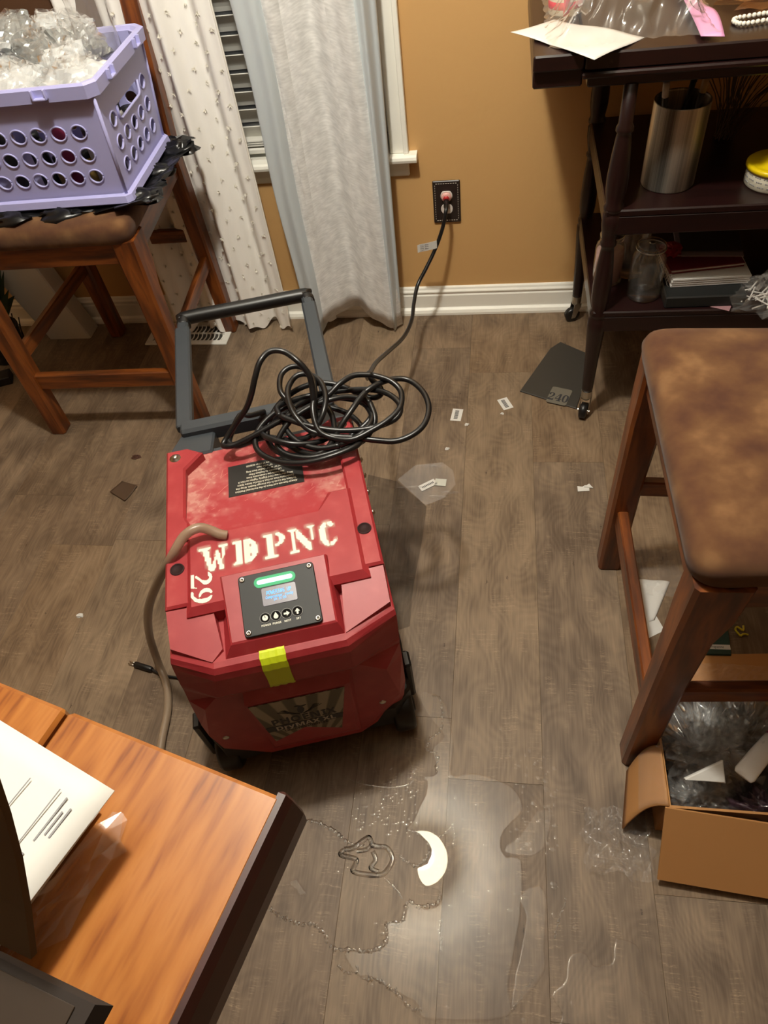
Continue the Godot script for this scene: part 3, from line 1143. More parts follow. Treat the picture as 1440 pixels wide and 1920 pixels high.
	extrude(st, rrect(0.124, 0.104, 0.006), 0.004, 0.0012)
	var pm := mat("panel_black", rgb8(20, 22, 21), 0.55)
	var panel := part("control_panel", st, pm, t, px)
	for s in [[-0.055, 0.045], [0.055, 0.045], [-0.055, -0.045], [0.055, -0.045]]:
		st = mk(true)
		lathe(st, P2([0.0045, 0.0, 0.0045, 0.0012, 0.0036, 0.0022, 0.0018, 0.0022, 0.0016, 0.001, 0.0, 0.001]), 16, Transform3D(Basis(V(1, 0, 0), PI / 2), V(s[0], s[1], 0.004)))
		part("panel_screw", st, M.steel, panel)
	var led := mat("led_bar_green", Color(0.8, 1, 0.92), 0.4)
	led.emission_enabled = true
	led.emission = Color(0.60, 1.0, 0.80)
	led.emission_energy_multiplier = 2.2
	st = mk()
	extrude(st, rrect(0.058, 0.0075, 0.0036), 0.0018, 0.0004, Transform3D(Basis(), V(-0.003, 0.0345, 0.0036)))
	part("led_light_bar", st, led, panel).set_meta("label", "lit green light bar")
	var halo := mat("led_bloom_halo", rgb8(8, 60, 40), 0.5)  # added glowing plate: imitates the bloom around the light bar, not a fitted part
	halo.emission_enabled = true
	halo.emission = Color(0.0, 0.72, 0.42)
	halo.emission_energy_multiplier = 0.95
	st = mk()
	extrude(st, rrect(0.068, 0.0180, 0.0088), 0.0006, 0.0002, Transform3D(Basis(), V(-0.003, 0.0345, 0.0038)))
	part("led_bloom_halo", st, halo, panel).set_meta("label", "added green halo imitating the bloom around the light bar")
	var lg := AreaLight3D.new()
	lg.name = "led_glow"
	lg.area_size = Vector2(0.056, 0.007)
	lg.light_color = Color(0.12, 1.0, 0.55)
	lg.light_energy = 0.012
	lg.set("area_range", 4.0)
	lg.shadow_enabled = true
	lg.transform = Transform3D(Basis(V(0, 1, 0), PI), V(-0.003, 0.0345, 0.0072))
	var hold := t.transform * px * lg.transform
	lg.transform = hold
	add_child(lg)
	var scr := mat("screen_glass", rgb8(108, 104, 112), 0.3)
	scr.emission_enabled = true
	scr.emission = Color(0.30, 0.29, 0.36)
	scr.emission_energy_multiplier = 0.25
	st = mk()
	extrude(st, rrect(0.056, 0.031, 0.003), 0.0012, 0.0004, Transform3D(Basis(), V(0.001, 0.008, 0.0036)))
	var screen := part("display_screen", st, scr, panel)
	var px_ink := mat("screen_text", Color(0.2, 0.65, 1.0), 0.5)
	px_ink.emission_enabled = true
	px_ink.emission = Color(0.16, 0.62, 1.0)
	px_ink.emission_energy_multiplier = 1.5
	st = mk()
	text(st, "POWERING UP", "Droid Sans Mono", 0.0062, Transform3D(Basis(), V(0.001, 0.0135, 0.0050)), false, 0.0003, 0.72)
	text(st, "Compressor ready", "Droid Sans Mono", 0.0042, Transform3D(Basis(), V(0.001, 0.0060, 0.0050)), false, 0.0003, 0.80)
	text(st, "in 2:00", "Droid Sans Mono", 0.0042, Transform3D(Basis(), V(0.001, 0.0012, 0.0050)), false, 0.0003, 0.85)
	part("screen_text", st, px_ink, screen)
	var icon := mat("icon_white", rgb8(232, 230, 214), 0.5)
	var words := ["POWER", "PURGE", "NEXT", "SET"]
	for i in 4:
		var bx := -0.0265 + 0.0172 * i
		st = mk(true)
		lathe(st, P2([0.0072, 0.0, 0.0082, 0.0, 0.0084, 0.0008, 0.0078, 0.0014, 0.0070, 0.0012, 0.0069, 0.0004, 0.0, 0.0005]), 28, Transform3D(Basis(V(1, 0, 0), PI / 2), V(bx, -0.0265, 0.0038)))
		var btn := part("button", st, M.black_plastic, panel)
		st = mk()
		var ring_a := Transform3D(Basis(), V(bx, -0.0265, 0.0046))
		var shape := PackedVector2Array()
		if i == 0: shape = circle(0.0046, 20)
		elif i == 1:
			shape = arc2(Vector2(0, -0.0012), Vector2(0.0038, 0.0036), 160, 380, 12)
			shape.append(Vector2(0, 0.0062))
		elif i == 2: shape = P2([-0.0046, -0.0015, 0.0, -0.0015, 0.0, -0.0042, 0.0050, 0.0, 0.0, 0.0042, 0.0, 0.0015, -0.0046, 0.0015])
		else: shape = P2([-0.0015, -0.0046, 0.0015, -0.0046, 0.0015, 0.0, 0.0042, 0.0, 0.0, 0.0050, -0.0042, 0.0, -0.0015, 0.0])
		extrude(st, shape, 0.0006, 0.0, ring_a)
		text(st, words[i], "Droid Sans", 0.0032, Transform3D(Basis(), V(bx, -0.0383, 0.0043)), true, 0.0003)
		part("icon", st, icon, btn)
		if i == 0:
			st = mk()
			extrude(st, rrect(0.0012, 0.0044, 0.0005, 2), 0.0004, 0.0, Transform3D(Basis(), V(bx, -0.0246, 0.0051)))
			part("mark", st, M.black_plastic, btn)
		st = mk()
		var outer := circle(0.0084, 28)
		tube(st, PackedVector3Array(Array(outer).map(func(p): return V(bx + p.x, -0.0265 + p.y, 0.0050)) + [V(bx + 0.0084, -0.0265, 0.0050)]), 0.00035, 5)
		part("button_ring", st, mat("ring_grey", rgb8(150, 150, 146), 0.5) if not M.has("ring_grey") else M.ring_grey, btn)

	# --- nameplate on the front
	var np := mat("nameplate_metal", Color.WHITE, 0.42, 0.55)
	var ni := Image.create(170, 165, false, Image.FORMAT_RGB8)
	for y in 165:
		for x in 170:
			var ang2 := atan2(x - 80.0, 230.0 - y)
			var k := 0.5 + 0.5 * sin(ang2 * 34.0)
			ni.set_pixel(x, y, Color8(92, 86, 70).lerp(Color8(150, 142, 122), smoothstep(0.35, 0.65, k)))
	np.albedo_texture = ImageTexture.create_from_image(ni)
	np.uv1_scale = Vector3(1.0 / 0.17, -1.0 / 0.165, 1)
	np.uv1_offset = Vector3(0.095 / 0.17, 0.305 / 0.165, 0)
	var nx := Transform3D(Basis(V(1, 0, 0), 0.010), V(0, 0.0, 0.2645))
	st = mk()
	extrude(st, P2([-0.092, 0.301, -0.078, 0.146, -0.016, 0.180, 0.046, 0.142, 0.074, 0.299]), 0.0016, 0.0005, Transform3D(Basis(), V(0, 0, -0.0025)))
	var plate2 := part("nameplate", st, np, t, nx)
	var dk := mat("nameplate_ink", rgb8(22, 22, 24), 0.5)
	var sv := mat("nameplate_silver", rgb8(176, 170, 156), 0.4, 0.3)
	st = mk()
	extrude(st, P2([-0.0838, 0.210, -0.0818, 0.190, 0.0535, 0.188, 0.0570, 0.208]), 0.0003, 0.0, Transform3D(Basis(), V(0, 0, -0.0008)))
	part("band", st, dk, plate2)
	st = mk()
	text(st, "PHOENIX", "Droid Sans", 0.022, Transform3D(Basis(), V(-0.012, 0.223, -0.0007)), true, 0.0004, 0.86)
	# bird: two fanned wings, body and hooked head
	for s in [-1.0, 1.0]:
		for k in 6:
			var a := lerpf(2.62, 1.95, k / 5.0)
			var ln := lerpf(0.040, 0.020, k / 5.0)
			var d := Vector2(cos(a) * s * -1.0 * -1.0, sin(a))
			d.x = absf(d.x) * s
			var o := Vector2(-0.012 + s * 0.004 * (k + 1) * 0.7, 0.238 + 0.001 * k)
			var nrm := Vector2(-d.y, d.x) * 0.0013
			extrude(st, PackedVector2Array([o - nrm, o + nrm, o + d * ln + nrm * 0.5, o + d * ln * 1.06]), 0.0004, 0.0, Transform3D(Basis(), V(0, 0, -0.0008)))
	extrude(st, P2([-0.017, 0.246, -0.012, 0.238, -0.006, 0.247, -0.004, 0.256, -0.007, 0.263, -0.001, 0.266, 0.002, 0.270, -0.008, 0.268, -0.013, 0.272, -0.020, 0.269, -0.014, 0.266, -0.017, 0.256]), 0.0004, 0.0, Transform3D(Basis(), V(0, 0, -0.0008)))
	part("emblem", st, dk, plate2)
	st = mk()
	text(st, "DryMAX XL", "Droid Sans", 0.0150, Transform3D(Basis(), V(-0.012, 0.1985, -0.0004)), true, 0.0004, 1.0)
	part("model_name", st, sv, plate2)
	st = mk()
	text(st, "LGR DEHUMIDIFIER", "Droid Sans", 0.0062, Transform3D(Basis(), V(-0.014, 0.1835, -0.0007)), true, 0.0003, 1.0)
	part("small_print", st, dk, plate2)


func ramp_y(z: float) -> float:
	return 0.466 - 0.030 * pow(clampf((0.012 - z) / 0.239, 0.0, 1.0), 0.62)


func deck_pad(st: SurfaceTool, xz: Array) -> void:
	# its top falls from the rail's height at the rear to the lip at the front
	var lo := PackedVector3Array()
	var hi := PackedVector3Array()
	var c := V(0, 0, 0)
	for i in range(0, xz.size(), 2):
		c += V(xz[i], 0, xz[i + 1]) / (xz.size() / 2.0)
	for i in range(0, xz.size(), 2):
		var q := V(xz[i], 0, xz[i + 1])
		lo.append(V(q.x, 0.42, q.z))
		q = q.lerp(c, 0.035)
		hi.append(V(q.x, 0.4575 - 0.024 * (q.z - 0.147) / 0.090, q.z))
	if xz[0] > 0:
		lo.reverse()
		hi.reverse()
	lo.reverse()
	hi.reverse()
	loft(st, [lo, hi])


func V3(a: Array) -> PackedVector3Array:
	var r := PackedVector3Array()
	for i in range(0, a.size(), 3):
		r.append(V(a[i], a[i + 1], a[i + 2]))
	return r


func build_cord() -> void:
	var jacket := mat("cord_jacket", rgb8(22, 22, 23), 0.32)
	var t := thing("power_cord", "thick black power cord coiled on top of the red dehumidifier and plugged into the wall", "cord", V(-0.33, 0.466, -0.95))
	var o := t.position
	var runs := [
		V3([-0.148, 0.385, -1.990, -0.148, 0.378, -1.965, -0.160, 0.330, -1.950, -0.184, 0.275, -1.930, -0.211, 0.233, -1.900, -0.235, 0.199, -1.870, -0.243, 0.176, -1.810, -0.244, 0.169, -1.740, -0.257, 0.184, -1.640, -0.279, 0.237, -1.510, -0.289, 0.310, -1.370, -0.276, 0.397, -1.220, -0.258, 0.470, -1.120, -0.244, 0.520, -1.074, -0.236, 0.515, -1.059, -0.221, 0.505, -1.051, -0.218, 0.500, -1.035, -0.234, 0.495, -1.031, -0.263, 0.500, -1.039, -0.298, 0.515, -1.045, -0.337, 0.520, -1.047, -0.376, 0.515, -1.038, -0.412, 0.500, -1.017, -0.431, 0.485, -0.988, -0.434, 0.475, -0.954, -0.418, 0.470, -0.921, -0.386, 0.474, -0.897, -0.350, 0.474, -0.888, -0.320, 0.474, -0.898, -0.293, 0.475, -0.922, -0.265, 0.480, -0.943, -0.236, 0.490, -0.970, -0.229, 0.500, -0.993, -0.246, 0.510, -1.007, -0.275, 0.520, -1.006, -0.307, 0.525, -0.992, -0.341, 0.520, -0.980, -0.377, 0.510, -0.955, -0.398, 0.495, -0.928, -0.402, 0.482, -0.911, -0.380, 0.477, -0.895, -0.341, 0.476, -0.888, -0.307, 0.478, -0.895, -0.271, 0.482, -0.909, -0.242, 0.485, -0.922, -0.226, 0.490, -0.949, -0.222, 0.500, -0.971, -0.234, 0.510, -1.000]),
		V3([-0.234, 0.510, -1.000, -0.246, 0.519, -1.012, -0.231, 0.525, -1.027, -0.200, 0.520, -1.054, -0.166, 0.515, -1.059, -0.136, 0.510, -1.031, -0.122, 0.505, -0.992, -0.127, 0.500, -0.954, -0.147, 0.495, -0.930, -0.178, 0.490, -0.918, -0.215, 0.490, -0.920, -0.256, 0.495, -0.922, -0.292, 0.500, -0.920, -0.335, 0.505, -0.928, -0.361, 0.520, -0.944, -0.380, 0.530, -0.972, -0.391, 0.535, -1.012, -0.380, 0.540, -1.044, -0.357, 0.540, -1.049, -0.330, 0.540, -1.028, -0.314, 0.535, -0.993, -0.314, 0.525, -0.960, -0.324, 0.510, -0.939, -0.331, 0.500, -0.923, -0.345, 0.505, -0.944, -0.368, 0.510, -0.966, -0.391, 0.520, -0.995, -0.408, 0.530, -1.015, -0.413, 0.535, -1.053, -0.398, 0.540, -1.071, -0.373, 0.540, -1.070, -0.346, 0.545, -1.034, -0.334, 0.540, -0.994, -0.334, 0.530, -0.961, -0.322, 0.510, -0.928, -0.296, 0.500, -0.917, -0.257, 0.500, -0.912, -0.222, 0.505, -0.931, -0.194, 0.510, -0.952, -0.174, 0.515, -0.981, -0.176, 0.520, -1.020, -0.198, 0.530, -1.040, -0.233, 0.535, -1.051]),
		V3([-0.233, 0.535, -1.051, -0.266, 0.540, -1.044, -0.290, 0.540, -1.021, -0.311, 0.530, -0.999, -0.341, 0.520, -0.983, -0.383, 0.510, -0.966, -0.417, 0.500, -0.950, -0.451, 0.490, -0.933, -0.483, 0.480, -0.921, -0.503, 0.477, -0.916, -0.515, 0.474, -0.923, -0.509, 0.480, -0.938, -0.490, 0.500, -0.955, -0.464, 0.530, -0.962, -0.447, 0.560, -0.967, -0.435, 0.590, -0.982, -0.425, 0.610, -1.002, -0.410, 0.615, -1.024, -0.386, 0.610, -1.029, -0.358, 0.600, -1.013, -0.341, 0.580, -1.003, -0.336, 0.560, -0.993, -0.334, 0.530, -0.972, -0.332, 0.500, -0.949, -0.345, 0.490, -0.928, -0.386, 0.480, -0.930, -0.436, 0.478, -0.940, -0.480, 0.475, -0.921, -0.500, 0.474, -0.925, -0.506, 0.475, -0.943, -0.496, 0.485, -0.994, -0.478, 0.480, -0.999, -0.460, 0.462, -1.030]),
		V3([-0.240, 0.532, -1.005, -0.249, 0.530, -0.990, -0.261, 0.525, -0.965, -0.275, 0.515, -0.944, -0.289, 0.500, -0.925, -0.304, 0.485, -0.906, -0.326, 0.478, -0.895, -0.359, 0.475, -0.906, -0.387, 0.474, -0.924, -0.420, 0.474, -0.938]),
	]
	for q in [[-0.345, 0.484, -0.945, 0.105, 0.078, 0.0], [-0.310, 0.494, -0.972, 0.082, 0.070, 1.2], [-0.292, 0.510, -0.985, 0.118, 0.055, 2.6], [-0.372, 0.489, -0.968, 0.070, 0.062, 4.0]]:
		var loop_ := PackedFloat32Array()
		for k in 13:
			var a := TAU * k / 12.0 + float(q[5])
			loop_.append_array([q[0] + cos(a) * q[3] * (1.0 + 0.06 * sin(a * 3.0)), q[1] + 0.008 * sin(a * 2.0 + q[5]), q[2] + sin(a) * q[4]])
		runs.append(V3(Array(loop_)))
	var st := mk(true)
	for r in runs:
		var pts := PackedVector3Array()
		for p in r:
			pts.append(p - o)
		tube(st, spline(pts, 5), 0.0056, 10)
	part("cable", st, jacket, t)
	st = mk(true)
	lathe(st, P2([0.0, 0.0, 0.0145, 0.0, 0.0150, 0.002, 0.0150, 0.006, 0.0120, 0.009, 0.0, 0.009]), 20, Transform3D(Basis(V(1, 0, 0), PI / 2 + 0.25), V(-0.149, 0.3945, -2.0155) - o))
	var plug := part("plug", st, mat("plug_glow_pink", rgb8(232, 178, 170), 0.35), t)  # clear plug end; its lit glow is painted as pink and red plastic
	plug.set_meta("label", "clear lit plug end with its glow painted pale pink and red")
	st = mk(true)
	lathe(st, P2([0.0090, 0.0085, 0.0085, 0.012, 0.0, 0.013]), 16, Transform3D(Basis(V(1, 0, 0), PI / 2 + 0.25), V(-0.149, 0.3945, -2.0155) - o), false)
	part("plug_face", st, mat("plug_glow_red", rgb8(190, 50, 52), 0.35), plug)
	st = mk(true)
	lathe(st, P2([0.0, 0.010, 0.0075, 0.010, 0.0080, 0.020, 0.0065, 0.034, 0.0, 0.034]), 16, Transform3D(Basis(V(1, 0, 0), PI / 2 + 0.45), V(-0.149, 0.3905, -2.0155) - o))
	part("strain_relief", st, M.black_rubber, plug)
	st = mk()
	var c := V(-0.176, 0.296, -1.936) - o
	var flag := func(u: float, v: float) -> Vector3:
		return c + V(-0.058 * u, -0.004 * u + 0.024 * (v - 0.5) - 0.010 * u * u, 0.008 + 0.004 * sin(u * 4.0))
	sheet(st, flag, 8, 2, 0.0006)
	var fl := part("cord_tag", st, M.paper, t)
	st = mk()
	for k in 3:
		for q in 2:
			var a: Vector3 = flag.call(0.25 + 0.04, 0.25 + 0.25 * k) + V(0, 0, 0.0006)
			box(st, a + V(-0.013 - 0.014 * q, -0.001, 0.0004 + 0.0006 * q), V(0.011, 0.0016, 0.0005), 0.0001)
	part("tag_print", st, M.grey_ink, fl)
	# drain hose
	var h := thing("drain_hose", "clear plastic drain hose running from the red dehumidifier down to the floor", "hose", V(-0.68, 0.0, -0.58))
	var hp := PackedVector3Array()
	for p in V3([-0.452, 0.470, -0.708, -0.465, 0.475, -0.707, -0.479, 0.482, -0.709, -0.497, 0.492, -0.706, -0.518, 0.490, -0.689, -0.541, 0.465, -0.662, -0.587, 0.400, -0.658, -0.657, 0.280, -0.672, -0.721, 0.130, -0.696, -0.733, 0.035, -0.683, -0.706, 0.012, -0.638, -0.687, 0.010, -0.584, -0.678, 0.010, -0.513, -0.665, 0.010, -0.448, -0.637, 0.010, -0.376, -0.66, 0.010, -0.22]):
		hp.append(p - h.position)
	var hm := mat("hose_vinyl", Color(0.62, 0.54, 0.45, 0.72), 0.3)
	hm.transparency = BaseMaterial3D.TRANSPARENCY_ALPHA
	st = mk(true)
	tube(st, spline(hp, 6), 0.0085, 12)
	part("hose", st, hm, h)



func build_table() -> void:
	var t := thing("dining_table", "honey-brown counter-height wooden table with a dark edge at the lower left", "table", V(-0.1415, 0, -0.151), deg_to_rad(-16.0))
	# local x runs left (negative) along the far edge, z runs towards the viewer; the far right corner is the origin
	var edge := wood("table_edge", T.espresso, 0, 6.0, 1.0, 0.4, 0.2)
	edge.albedo_color = Color(1.7, 1.5, 1.4)
	var st := mk()
	box(st, V(-0.098, 0.885, 0.47), V(0.192, 0.030, 0.94), 0.003)
	part("top_board", st, M.table_wood, t)
	st = mk()
	box(st, V(-0.800, 0.885, 0.47), V(1.206, 0.030, 0.94), 0.003)
	part("top_board", st, M.table_wood, t)
	st = mk()
	extrude(st, P2([-0.002, 0.852, 0.006, 0.848, 0.007, 0.866, 0.0035, 0.890, 0.0, 0.8995, -0.006, 0.8995, -0.006, 0.852]), 0.95, 0.002, Transform3D(Basis(), V(0, 0, -0.004)))
	part("edge_band", st, edge, t)
	st = mk()
	box(st, V(-0.70, 0.870, 0.47), V(1.39, 0.04, 0.92), 0.004)
	part("under_frame", st, edge, t)
	st = mk()
	box(st, V(-0.78, 0.44, 0.48), V(0.30, 0.82, 0.30), 0.01)
	part("pedestal", st, edge, t)
	st = mk()
	box(st, V(-0.78, 0.035, 0.48), V(0.56, 0.07, 0.56), 0.01)
	part("plinth", st, edge, t)
	# printed sheets in a heap at the left, the topmost lifted off the wood
	var p := thing("paper_stack", "white printed form lying lifted over other sheets on the wooden table", "papers", V(-0.2425, 0.9006, -0.1327), deg_to_rad(-22.3))
	# local: x to the left is negative, z towards the viewer
	for k in 2:
		st = mk()
		var dx := [0.004, -0.008][k] as float
		var under := func(u: float, v: float) -> Vector3:
			return V(lerpf(-0.29, -0.030 + dx, u), 0.0012 + 0.0025 * k + 0.014 * sin(u * 3.0) * u, lerpf(0.20, 0.012, v))
		sheet(st, under, 10, 10, 0.0006)
		part("sheet", st, M.paper, p)
	st = mk(true)
	var top := func(u: float, v: float) -> Vector3:
		return V(lerpf(-0.28, 0.0, u), 0.024 + 0.022 * u + 0.003 * sin(v * 3.0), lerpf(0.216, 0.0, v))
	sheet(st, top, 12, 12, 0.0006)
	var form := part("form_sheet", st, M.paper, p)
	st = mk()
	var r := RandomNumberGenerator.new()
	r.seed = 8
	for q in [[-0.018, 0.022, 0.020, 0.0012], [-0.022, 0.026, 0.016, 0.0012], [-0.026, 0.018, 0.030, 0.0012], [-0.034, 0.016, 0.170, 0.0007], [-0.016, 0.066, 0.020, 0.0012], [-0.021, 0.060, 0.026, 0.0012], [-0.026, 0.056, 0.034, 0.0014], [-0.030, 0.074, 0.022, 0.0012], [-0.017, 0.110, 0.036, 0.0013], [-0.023, 0.106, 0.044, 0.0013], [-0.046, 0.09, 0.022, 0.0012], [-0.051, 0.094, 0.018, 0.0012], [-0.060, 0.020, 0.18, 0.0007]]:
		var u := 1.0 + float(q[0]) / 0.28
		var y: float = 0.024 + 0.022 * u + 0.003 * sin((1.0 - (q[1] + q[2] * 0.5) / 0.216) * 3.0) + 0.0007
		box(st, V(q[0], y, q[1] + q[2] * 0.5), V(q[3] * 1.2, 0.0004, q[2]), 0.0001)
	part("print_lines", st, M.grey_ink, form)
	st = mk()
	crumple(st, V(-0.13, 0.036, 0.085), V(0.060, 0.014, 0.055), 3, 0.3, 22, 5)
	part("clear_sleeve", st, M.film, p)
	st = mk()
	extrude(st, P2([-0.16, -0.06, -0.120, -0.058, -0.108, -0.074, -0.124, -0.10, -0.16, -0.10]), 0.0005, 0.0, up_xf(0.0365))
	part("grey_patch", st, M.grey_ink, p)
	# plastic drooping under the sheets
	var bag := thing("clear_bag", "clear crumpled plastic bag under the white form on the table", "bag", V(-0.285, 0.9004, -0.064))
	st = mk()
	crumple(st, V(0, 0, 0), V(0.016, 0.014, 0.060), 12, 0.4, 16, 6)
	part("bag_film", st, M.film, bag, Transform3D(Basis(V(0, 1, 0), -0.5), Vector3.ZERO))
	# brown carton at the near end, one flap up
	var bm := mat("carton_brown", rgb8(84, 62, 36), 0.75)
	var dm := mat("carton_dark", rgb8(40, 32, 27), 0.9)
	var c := thing("carton", "dark brown carton with one flap standing up at the near end of the table", "box", V(-0.232, 0.9, -0.0336), deg_to_rad(-13.5))
	st = mk()
	loft(st, [PackedVector3Array([V(-0.248, 0.001, 0.14), V(-0.035, 0.001, 0.14), V(-0.035, 0.001, 0.02), V(-0.248, 0.001, 0.02)]), PackedVector3Array([V(-0.248, 0.080, 0.15), V(0.040, 0.080, 0.15), V(0.048, 0.080, 0.004), V(-0.248, 0.080, 0.004)]), PackedVector3Array([V(-0.246, 0.092, 0.148), V(0.036, 0.092, 0.148), V(0.044, 0.092, 0.006), V(-0.246, 0.092, 0.006)])])
	part("carton_body", st, dm, c)
	st = mk()
	var flap := func(u: float, v: float) -> Vector3:
		return V(lerpf(-0.23, lerpf(0.0, -0.004, v), u), lerpf(0.092, 0.200, v), lerpf(0.001, -0.058, v) - 0.004 * sin(v * PI))
	sheet(st, flap, 4, 4, 0.004)
	part("carton_flap", st, bm, c)
	st = mk()
	box(st, V(-0.105, 0.0925, 0.020), V(0.28, 0.001, 0.020), 0.0003)
	part("carton_tape", st, mat("carton_tape", rgb8(52, 42, 34), 0.3), c)


# ---------------------------------------------------------------- counter stools: front towards local +z
func leg_ring(c: Vector3, w: float, d: float) -> PackedVector3Array:
	var r := PackedVector3Array()
	for p in rect(w, d, 0.006):
		r.append(c + V(p.x, 0, -p.y))
	return r


func make_stool(label: String) -> Node3D:
	var t := thing("counter_stool", label, "stool", Vector3.ZERO, 0.0)
	var st: SurfaceTool
	for s in [-1.0, 1.0]:
		st = mk()
		loft(st, [leg_ring(V(s * 0.228, 0.0, 0.236), 0.042, 0.046), leg_ring(V(s * 0.228, 0.004, 0.236), 0.046, 0.050), leg_ring(V(s * 0.226, 0.30, 0.234), 0.047, 0.052), leg_ring(V(s * 0.224, 0.46, 0.230), 0.050, 0.058), leg_ring(V(s * 0.222, 0.52, 0.222), 0.056, 0.072), leg_ring(V(s * 0.221, 0.602, 0.218), 0.058, 0.076)])
		part("front_leg", st, M.oak_y, t)
	for s in [-1.0, 1.0]:
		st = mk()
		loft(st, [leg_ring(V(s * 0.205, 0.0, -0.245), 0.040, 0.044), leg_ring(V(s * 0.205, 0.004, -0.245), 0.044, 0.050), leg_ring(V(s * 0.203, 0.60, -0.222), 0.046, 0.056), leg_ring(V(s * 0.212, 0.98, -0.270), 0.046, 0.048), leg_ring(V(s * 0.214, 1.10, -0.300), 0.044, 0.040)])
		part("back_post", st, M.oak_y, t)
	st = mk()
	bar(st, V(-0.205, 0.572, 0.236), V(0.205, 0.572, 0.236), 0.022, 0.056, 0.002)
	part("front_apron", st, M.oak_x, t)
	st = mk()
	bar(st, V(-0.19, 0.572, -0.222), V(0.19, 0.572, -0.222), 0.022, 0.056, 0.002)
	part("rear_apron", st, M.oak_x, t)
	for s in [-1.0, 1.0]:
		st = mk()
		bar(st, V(s * 0.226, 0.572, 0.20), V(s * 0.205, 0.572, -0.20), 0.022, 0.056, 0.002)
		part("side_apron", st, M.oak_z, t)
		st = mk()
		bar(st, V(s * 0.226, 0.270, 0.22), V(s * 0.204, 0.270, -0.222), 0.020, 0.042, 0.003)
		part("side_stretcher", st, M.oak_z, t)
	st = mk()
	bar(st, V(-0.21, 0.190, 0.236), V(0.21, 0.190, 0.236), 0.022, 0.050, 0.003)
	part("front_stretcher", st, M.oak_x, t)
	st = mk()
	bar(st, V(-0.19, 0.352, -0.234), V(0.19, 0.352, -0.234), 0.020, 0.040, 0.003)
	part("rear_stretcher", st, M.oak_x, t)
	# padded suede seat: rounded outline, crowned top, rolled edge
	var outline := PackedVector2Array()
	var corners := [Vector2(0.248, 0.262), Vector2(-0.248, 0.262), Vector2(-0.222, -0.224), Vector2(0.222, -0.224)]
	var rad := 0.045
	for k in 4:
		var c: Vector2 = corners[k]
		var prev: Vector2 = (corners[(k + 3) % 4] - c).normalized()
		var next: Vector2 = (corners[(k + 1) % 4] - c).normalized()
		for i in 9:
			var f := i / 8.0
			var p := c + prev * rad * (1.0 - f) * (1.0 - f) + next * rad * f * f
			outline.append(p)
	outline.reverse()
	st = mk(true)
	var rings := []
	for lv in [[0.600, 0.004], [0.606, 0.0], [0.630, -0.004], [0.642, 0.0], [0.650, 0.010], [0.6555, 0.030], [0.660, 0.075], [0.663, 0.14], [0.664, 0.19]]:
		var ring := PackedVector3Array()
		for p in outline:
			var q: Vector2 = p
			var k: float = lv[1] / 0.24
			ring.append(V(q.x * (1.0 - k), lv[0], (q.y - 0.02) * (1.0 - k) + 0.02))
		rings.append(ring)
	loft(st, rings, true, true)
	part("seat_pad", st, M.suede, t)
	# padded backrest between the posts
	st = mk(true)
	var bring := []
	for y: float in [0.735, 0.74, 0.76, 0.9, 1.04, 1.065, 1.07]:
		var k := 1.0 if y > 0.74 and y < 1.06 else 0.6
		var z := -0.222 - (y - 0.60) * 0.13
		var ring := PackedVector3Array()
		for p in rrect(0.375, 0.034 * k, 0.012 * k, 4):
			ring.append(V(p.x, y, z - p.y))
		bring.append(ring)
	loft(st, bring)
	part("back_pad", st, mat("back_leather", rgb8(78, 52, 34), 0.5) if not M.has("back_leather") else M.back_leather, t)
	st = mk()
	bar(st, V(-0.205, 1.085, -0.288), V(0.205, 1.085, -0.288), 0.03, 0.04, 0.004)
	part("top_rail", st, M.oak_x, t)
	return t


func build_chairs() -> void:
	var a := make_stool("oak counter stool with brown suede seat carrying the lavender crate")
	a.position = V(-1.095, 0, -1.705)
	a.rotation.y = deg_to_rad(1.5)
	var b: Node3D = a.duplicate()
	b.name = numbered("counter_stool")
	add_child(b)
	b.position = V(0.508, 0, -0.788)
	b.rotation.y = deg_to_rad(-89.0)
	b.set_meta("label", "oak counter stool with an empty stained brown suede seat at the right edge")
	a.set_meta("group", "oak counter stools")
	b.set_meta("group", "oak counter stools")


